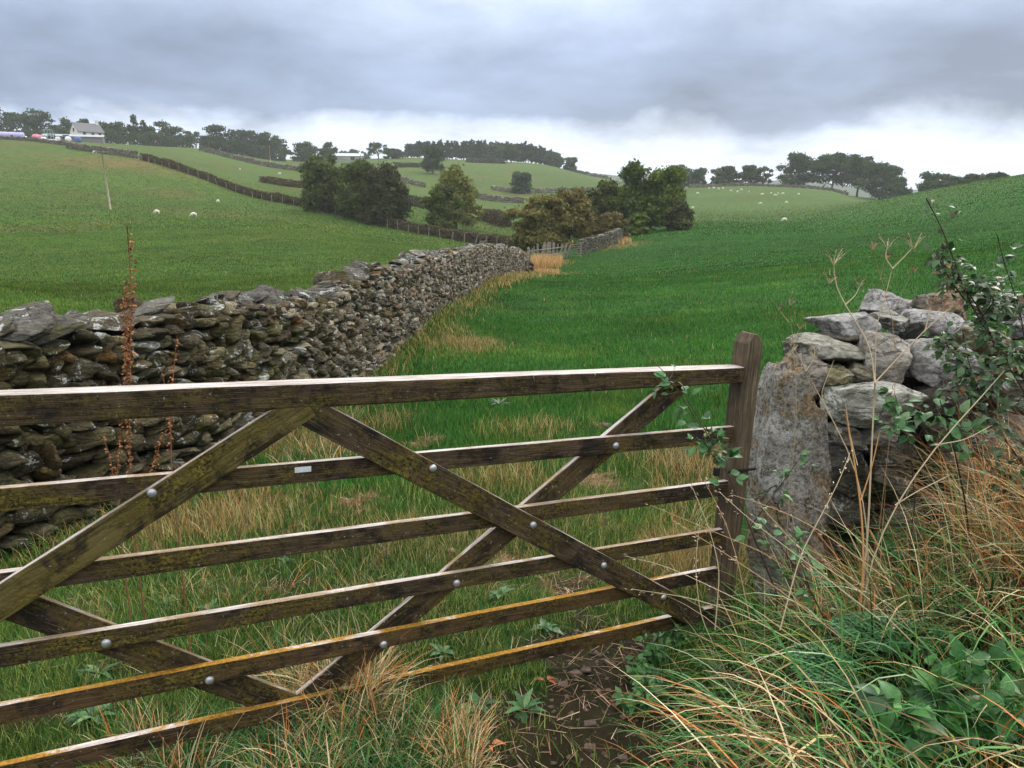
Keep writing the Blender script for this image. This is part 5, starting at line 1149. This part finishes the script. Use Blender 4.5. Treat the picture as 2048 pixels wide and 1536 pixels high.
# brambles and leafy shoots
LEAFG = [(4, (.04, .12, .035)), (3, (.07, .18, .055)), (1.5, (.13, .23, .09)), (.2, (.22, .17, .06))]
LEAFD = [(4, (.035, .08, .028)), (3, (.065, .125, .045)), (1, (.12, .16, .07)), (.6, (.20, .12, .05))]
def bramble(lines, Y, label, seed, leafn=60, size=.05, pal=LEAFG, name='bramble', r0=.0035, spread=.05, root_at=None, start=0.0, stemc=(.05, .03, .025)):
    rs = R(seed); b = px(*lines[0][0][:2], Y) if root_at is None else root_at; root = empty(name, (b.x, b.y, float(gz(b.x, b.y))), label, 'bramble' if name == 'bramble' else 'plant'); L0 = np.array(root.location)
    mb = MB(); P0, D = [], []
    for k, ln_ in enumerate(lines):
        P_ = smooth_line([px(q[0], q[1], Y+(q[2] if len(q) > 2 else 0)) for q in ln_], 22)
        if k == 0 and root_at is None: P_ = np.vstack([[P_[0][0], P_[0][1]-.02, float(gz(P_[0][0], P_[0][1]))], P_])
        rr_ = r0*(1 if k == 0 else .65); mb.tube([tuple(p-L0) for p in P_], list(np.linspace(rr_, rr_*.35, len(P_))), 5, np.array(stemc))
        for i in range(int(leafn/len(lines))):
            j = min(len(P_)-2, int(len(P_)*(start+(1-start)*rs.uniform(.05, 1)))); t = P_[j+1]-P_[j]; t /= np.linalg.norm(t)+1e-9
            d = rs.normal(0, 1, 3); d -= t*d.dot(t)*.6; d /= np.linalg.norm(d); s0 = P_[j]+d*spread*rs.uniform(.1, 1); tri = rs.randint(1, 4)
            for q in range(tri): P0.append(s0); D.append(d+rs.normal(0, .6, 3)+np.array([0, 0, .1]))
            mb.tube([tuple(P_[j]-L0), tuple(s0-L0)], [.0012, .0008], 3, (.08, .09, .04))
    mb.build('stem', M['stalk'], root, smooth=True); n_ = len(P0)
    sz = size*rs.uniform(.55, 1.25, n_)
    leaves('leaves', P0, D, np.tile([0, -.35, 1.], (n_, 1))+rs.normal(0, .35, (n_, 3)), sz, sz*rs.uniform(.5, .72, n_), pick(rs, n_, pal), root, L0, .5, M['leafg'], .12, seed)
    return root
m, N = mat('plant_leaf'); c = vcol(N); nz = N.noise(pos(N), 120, 3)
finish(N, N.mix(N.mapr(nz, .3, .7), N.mix(1.0, c, (.75, .75, .75, 1), 'MULTIPLY'), N.mix(1.0, c, (1.25, 1.25, 1.3, 1), 'MULTIPLY')), .42, nz, .3, .002, spec=.4, transl=.2); M['leafg'] = m
bramble([[(1555, 1190), (1500, 1055), (1455, 945), (1405, 850), (1375, 800)], [(1455, 945), (1420, 905), (1385, 880)], [(1500, 1055), (1540, 1000), (1590, 930), (1610, 900)], [(1410, 850), (1425, 880), (1440, 920)]], 2.70, 'leafy green bramble shoot growing up across the latch stile', 311, 62, .040, r0=.004, start=.25)
bramble([[(1400, 850), (1362, 790), (1330, 745), (1290, 708), (1266, 688)], [(1345, 765), (1330, 775)]], 2.62, 'thin bramble tip curling above the right end of the top rail', 312, 14, .045, r0=.0022, root_at=px(1400, 850, 2.7))
bramble([[(1660, 1260), (1620, 1180), (1560, 1090), (1520, 1040)], [(1620, 1180), (1600, 1120), (1590, 1060)]], 2.5, 'green nettle like shoot in front of the base of the stone gatepost', 313, 28, .04)
bramble([[(2140, 980), (2060, 800), (1990, 690), (1930, 590), (1895, 480), (1872, 430), (1852, 396)], [(1990, 690), (1960, 620), (1920, 560), (1880, 500)], [(1930, 600), (1900, 560), (1872, 505)], [(1960, 640), (1990, 600), (1945, 560)]], 3.1, 'long dark bramble stem arching up left from the right edge', 314, 240, .036, LEAFD, r0=.006, spread=.06)
bramble([[(2100, 900), (2060, 740), (2040, 620), (2020, 560), (2000, 500), (1995, 470)], [(2040, 640), (2010, 600), (1985, 560)], [(2060, 740), (2000, 700), (1950, 640)]], 3.25, 'second bramble stem rising at the far right edge', 315, 170, .036, LEAFD, r0=.005, spread=.07)
bramble([[(2100, 1000), (2010, 880), (1960, 790), (1935, 720), (1925, 660)], [(1990, 850), (1950, 800), (1905, 760)], [(1960, 790), (2010, 740), (2040, 700)], [(1935, 730), (1900, 700), (1880, 665)]], 3.0, 'dark bramble mass hanging over the right side of the boulders', 316, 230, .038, LEAFD, r0=.005, spread=.07)
bramble([[(1945, 1130), (1930, 1000), (1905, 880), (1888, 830), (1880, 800)], [(1905, 880), (1925, 850)]], 2.75, 'upright dark stem with a few leaves in front of the lower stones', 317, 26, .05, LEAFG, r0=.0045, start=.55, stemc=(.02, .012, .012))
bramble([[(1830, 1000), (1820, 900), (1800, 820), (1790, 790)], [(1820, 900), (1850, 850), (1840, 810)], [(1815, 870), (1780, 845)]], 2.9, 'small leafy shoot in front of the long pale boulder', 318, 36, .045, LEAFG, start=.5)
bramble([[(2120, 1150), (2050, 1040), (2000, 960), (1960, 900)], [(2050, 1040), (2020, 980), (1990, 930)], [(2090, 1100), (2060, 960), (2050, 880)]], 2.9, 'bramble leaves among the orange grass at the right edge', 319, 90, .038, LEAFD)

# broad leaved weeds
def rosette(p, r_, n_, wd_, pal, label, cat='weed', name='weed_rosette', seed=0, el0=.2, el1=.9, group=None, mt='leafg'):
    rs = R(seed); q = rs.uniform(0, 6.283, n_); e = rs.uniform(el0, el1, n_)
    D = np.stack([np.cos(q)*np.cos(e), np.sin(q)*np.cos(e), np.sin(e)], -1); P0 = np.tile(np.array([0, 0, .005]), (n_, 1))+D*.01
    ln_ = r_*rs.uniform(.45, 1.1, n_)
    o = leaves(name, P0, D, np.tile([0, 0, 1.], (n_, 1)), ln_, ln_*wd_*rs.uniform(.8, 1.2, n_), pick(rs, n_, pal), None, (0, 0, 0), .9, M[mt], .15, seed); o.location = p
    return tag(o, label, cat, group)
WG = 'small broad leaved weeds in the grass around the gate'
for i, (u, v, r_, n_, wd_, pl, lb) in enumerate([
    (1000, 812, .20, 16, .3, [(1, (.16, .22, .15))], 'pale silvery thistle rosette in the grass just beyond the top rail'), (575, 1128, .10, 14, .4, LEAFG, 'pale weed rosette left of centre below the third bar'),
    (1092, 1262, .10, 14, .62, LEAFG, 'broad leaved weed at the left edge of the bare soil under the gate'), (1000, 1195, .10, 14, .5, LEAFG, 'weed rosette seen between the fourth and fifth bars right of centre'),
    (953, 1420, .12, 12, .35, LEAFG, 'prickly rosette left of the bare soil patch'), (1048, 1425, .12, 12, .35, LEAFG, 'prickly rosette touching the left of the bare soil patch'), (200, 1352, .12, 12, .35, LEAFG, 'spiky dandelion like rosette between the two lowest left bars'),
    (190, 1440, .13, 12, .4, LEAFG, 'dark rosette above the lowest bar at lower left'), (885, 1312, .09, 10, .5, LEAFG, 'small weed under the lowest bars near the centre'), (330, 1215, .10, 12, .4, LEAFG, 'weed rosette below the third bar at left'),
    (600, 1290, .09, 10, .45, LEAFG, 'broad leaf weed behind the fifth bar left of centre'), (960, 1100, .10, 12, .4, LEAFG, 'weed rosette just under the third bar right of centre'), (420, 1225, .10, 14, .4, LEAFG, 'green rosette between bars left of the rear brace')]):
    rosette(hit(u, v), r_*.62, int(n_*1.8), wd_*.9, pl, lb, seed=400+i, group=WG)
HB = [(3, (.035, .11, .025)), (3, (.06, .17, .04)), (1, (.12, .25, .07))]
for i, (u, v) in enumerate([(1292, 1365), (1318, 1325), (1272, 1425), (1345, 1285), (1312, 1400)]):
    b_ = hit(u, v); rs = R(760+i); ln_ = []
    for k in range(8):
        dx, dv = rs.uniform(-38, 38), rs.uniform(12, 55); ln_.append([(u, v), (u+dx*.6, v-dv*.7), (u+dx, v-dv, rs.uniform(-.08, .08))])
    o_ = bramble(ln_, b_.y, ('middle clump of small green leaves along the left edge of the verge', 'clump of small green leaves second highest along the verge edge', 'lowest clump of small green leaves beside the bare soil', 'small green leaf clump nearest the latch stile foot', 'small green leaf clump just above the lowest one by the bare soil')[i], 770+i, 110, .034, HB, 'herb_clump', .0014, .018, stemc=(.06, .10, .03), root_at=b_)
    o_['category'] = 'weed'; o_['group'] = 'green leaf clumps along the verge edge'
NL = [(3, (.025, .10, .02)), (3, (.05, .17, .035)), (1, (.11, .27, .07))]
for i, (u, lb, Y) in enumerate([(1905, 'leafy nettle clump left of the corner one at lower right', 2.0), (1985, 'lush nettle clump at the lower right corner', 1.95), (2055, 'nettle clump at the very right edge near the bottom', 2.15), (1950, 'nettle clump just behind the corner one', 2.3), (1835, 'small nettle clump lowest in the verge', 1.85)]):
    rs = R(700+i); ln_ = []
    for k in range(6):
        t = rs.uniform(-75, 75); ln_.append([(u+rs.uniform(-20, 20), 1640), (u+t*.5, 1530), (u+t, rs.uniform(1290, 1420)+(i == 4)*60, rs.uniform(-.12, .12))])
    bramble(ln_, Y, lb, 720+i, 120, .075, NL, 'nettle', .003, .03, stemc=(.05, .09, .03))
def fern(p, az, L_, label, seed):
    rs = R(seed); P0, D, ln_ = [], [], []; root = p
    for f in range(5):
        a = az+rs.normal(0, .6); h = Vector((math.cos(a), math.sin(a), 0)); LL = L_*rs.uniform(.7, 1.1)
        for i in range(26):
            t = .15+.85*i/26; c = np.array(h*LL*t*.9)+np.array([0, 0, LL*(.75*t-.55*t*t)]); sd_ = np.array([-h.y, h.x, 0])
            w_ = LL*.42*math.sin(math.pi*min(1, (1-t)*.95+.05))*(1 if t > .3 else .6)
            for s in (-1, 1):
                for j in range(5):
                    g_ = (j+1)/5; P0.append(c+sd_*s*w_*g_*.9); D.append(np.array(h)*.8+sd_*s*.7+rs.normal(0, .2, 3)); ln_.append(.012+.016*(1-g_))
    n_ = len(P0); ln_ = np.array(ln_); o = leaves('fern_leaf_plant', P0, D, np.tile([0, 0, 1.], (n_, 1)), ln_, ln_*.45, pick(rs, n_, [(2, (.03, .13, .035)), (1, (.05, .17, .05))]), None, (0, 0, 0), .3, M['leafg'], 0, seed); o.location = root
    return tag(o, label, 'weed', 'feathery leaved weeds in the verge')
for i, (u, v, az, lb) in enumerate([(1720, 1480, 2.2, 'dark green feathery leaves at the bottom of the verge, left one'), (1800, 1400, 1.8, 'dark green feathery leaves in the verge, right and higher one'), (1850, 1180, 2.6, 'feathery leaves below the dark stones of the right wall')]):
    q = hit(u, v); q.z += .14; fern(q, az, .28, lb, 470+i)

# grass clump in front of the gate at bottom left and centre
def clump(seed, n_, ufun, h0, h1, dryf, l0, l1, wd0=.003, wd1=.006, az0=1.6, azs=2.0, pal=None):
    rs = R(seed); P_ = ufun(rs, n_); x_, y_ = P_; k = len(x_); cl = fbm(x_*6, y_*6, seed+3)
    dr = rs.uniform(0, 1, k) < np.clip(dryf+(cl-.5)*1.5, .02, .95); c = pick(rs, k, pal or GV); cd = pick(rs, k, DV); c[dr] = cd[dr]
    B = np.stack([x_, y_, gz(x_, y_)-.01], -1)
    return tag(blades('long_grass', B, rs.uniform(h0, h1, k)*(.6+.8*cl), rs.uniform(wd0, wd1, k), az0+rs.normal(0, azs, k), rs.uniform(0, .6, k), rs.uniform(l0, l1, k), c, 6, seed=seed), kind='stuff')
def box_pts(u0, u1, v0, v1, maxy=None):
    a, b, c, d = hit(u0, v1), hit(u1, v1), hit(u1, v0), hit(u0, v0)
    def f(rs, n_):
        s, t = rs.uniform(0, 1, n_), rs.uniform(0, 1, n_)
        P_ = np.array(a)[None]*((1-s)*(1-t))[:, None]+np.array(b)[None]*(s*(1-t))[:, None]+np.array(c)[None]*(s*t)[:, None]+np.array(d)[None]*((1-s)*t)[:, None]
        return P_[:, 0], P_[:, 1]
    return f
clump(501, 2600, box_pts(500, 900, 1460, 1640), .12, .28, .30, .9, 2.4)
clump(502, 900, box_pts(560, 760, 1400, 1480), .2, .38, .75, .9, 2.4)
clump(503, 900, box_pts(230, 460, 1500, 1640), .12, .28, .25, .8, 2.2)
clump(504, 500, box_pts(880, 960, 1470, 1600), .08, .2, .5, .8, 2.2)
# rough grass between gate and wall foot, in the worn ground and along the wall
clump(505, 2600, box_pts(60, 640, 960, 1330), .06, .19, .22, .7, 2.2, .002, .0045)
clump(506, 2600, box_pts(540, 720, 830, 960), .08, .24, .4, .6, 2.0, .003, .006)
clump(507, 1100, box_pts(900, 1250, 900, 1180), .07, .17, .4, .6, 2.0, .0015, .003)
clump(508, 1400, box_pts(1300, 1450, 900, 1180), .08, .22, .62, .5, 1.9, .002, .0035)
clump(509, 2000, box_pts(640, 1000, 1080, 1320), .05, .14, .22, .6, 2.0, .002, .004)
rs = R(521)
def wallfoot(seed, n_, y0, y1, h0, h1, w0, w1, dryf):
    rs = R(seed); y_ = rs.uniform(y0, y1, n_); x_ = wall_x(y_)+.34+np.abs(rs.normal(0, .22, n_))*(1+y_/30); k = n_; dr = rs.uniform(0, 1, k) < dryf*(.5+fbm(y_*.8, y_*0, seed))
    c = pick(rs, k, GREENS); cd = pick(rs, k, [(3, (.42, .32, .13)), (2, (.46, .26, .09)), (1, (.25, .2, .08))]); c[dr] = cd[dr]; B = np.stack([x_, y_, gz(x_, y_)-.01], -1)
    return tag(blades('wall_foot_grass', B, rs.uniform(h0, h1, k), rs.uniform(w0, w1, k), rs.uniform(0, 6.28, k), rs.uniform(0, .5, k), rs.uniform(.6, 2, k), c, 4, seed=seed), kind='stuff')
wallfoot(522, 3200, 4, 12, .08, .22, .004, .008, .4); wallfoot(523, 4500, 12, 26, .08, .24, .008, .016, .4); wallfoot(524, 4000, 26, 44, .10, .34, .015, .03, .65)
# tall tawny grass by the palings
def tawny(seed, u0, u1, Y0, Y1, n_, h0, h1, w_):
    rs = R(seed); P_ = [on(rs.uniform(u0, u1), rs.uniform(Y0, Y1), 520) for i in range(n_)]; B = np.array(P_); k = n_
    c = pick(rs, k, [(4, (.50, .33, .15)), (3, (.52, .26, .11)), (2, (.38, .30, .12))])
    return tag(blades('tawny_grass', B, rs.uniform(h0, h1, k), w_*rs.uniform(.6, 1.4, k), rs.uniform(0, 6.28, k), rs.uniform(0, .35, k), rs.uniform(.3, 1.3, k), c, 3, seed=seed), kind='stuff')
tawny(531, 1064, 1092, 48, 56, 1100, .6, 1.1, .04); tawny(534, 1080, 1124, 54, 64, 900, .35, .9, .04); tawny(532, 1064, 1120, 44, 48, 500, .12, .4, .035); tawny(533, 1236, 1262, 76, 84, 160, .2, .6, .05)

# straw litter, pebbles and fallen leaves on the bare patches
rs = R(541); n0 = 60000; r_ = np.sqrt(rs.uniform(1.6**2, 7.5**2, n0)); th = rs.uniform(-.62, .62, n0); x_, y_ = r_*np.sin(th), r_*np.cos(th); so_, wo_, dr_ = masks(x_, y_)
kp = rs.uniform(0, 1, n0) < np.clip(so_*.30+wo_*.75+dr_*.10+.015, 0, 1)*np.where(r_ > 4.5, .5, .8); x_, y_ = x_[kp], y_[kp]; k = len(x_)
litter = blades('straw_litter', np.stack([x_, y_, gz(x_, y_)+rs.uniform(.004, .022, k)], -1), rs.uniform(.03, .15, k), rs.uniform(.0012, .0032, k), rs.uniform(0, 6.28, k), rs.uniform(1.35, 1.62, k), rs.uniform(1.4, 1.75, k), pick(rs, k, [(4, (.42, .28, .18)), (3, (.26, .15, .095)), (2, (.56, .43, .28)), (1, (.36, .14, .07))]), 2, seed=5); litter['kind'] = 'stuff'
rk = Rocks(3); n0 = 2500; r_ = rs.uniform(1.7, 4, n0); th = rs.uniform(-.5, .45, n0); x_, y_ = r_*np.sin(th), r_*np.cos(th); so_, wo_, dr_ = masks(x_, y_); kp = rs.uniform(0, 1, n0) < so_*.75
for a, b in zip(x_[kp], y_[kp]):
    s = rs.uniform(.003, .010) if rs.uniform() > .03 else rs.uniform(.010, .018); rk.put(V3[rs.randint(30)], (s*1.3, s, s*.6), eulm(*rs.normal(0, .4, 3)), (a, b, float(gz(a, b))+s*.2), pick(rs, 1, [(3, (.09, .06, .045)), (2, (.14, .10, .08)), (1, (.20, .18, .16))])[0])
M['soilstone'] = plain('soil_stone', (.10, .07, .052), .9, 0, .4, 60)
o = rk.build('pebbles', M['soilstone'], None); o['kind'] = 'stuff'
for i, (u, v, s, lb) in enumerate([(1150, 1352, .030, 'larger brown stone on the bare soil under the lowest bar'), (1170, 1345, .024, 'dark stone beside the larger brown one on the bare soil'), (1125, 1372, .02, 'flat stone at the left of the bare soil'), (1180, 1452, .022, 'stone in the middle of the bare soil'), (1180, 1500, .02, 'small pale stone near the bottom of the bare soil'), (1245, 1522, .018, 'small stone at the bottom right of the bare soil'), (1215, 855, .05, 'grey stone in the worn patch beyond the gate')]):
    p = hit(u, v); s *= .75; P_ = rock(6, 950+i, planes=9)*np.array([s*1.3, s, s*.6]); o = npmesh('stone', P_, GRID[6][1], M['soilstone'], col=np.broadcast_to([.20, .15, .12], P_.shape), loc=(p.x, p.y, p.z+s*.35)); tag(o, lb, 'stone')
for i, (u, v, lb) in enumerate([(978, 1500, 'orange fallen leaf at the left edge of the bare soil'), (1092, 1372, 'reddish dead leaf near the top of the bare soil'), (5, 1462, 'orange fallen leaf above the lowest bar at the left edge'), (895, 1112, 'pale curled dead leaf beyond the fourth bar')]):
    p = hit(u, v); p.z += .012; rosette(p, .045, 4, .6, [(1, (.52, .16, .05) if i != 3 else (.45, .30, .22))], lb, 'leaf', 'fallen_leaf', 600+i, .1, .6)
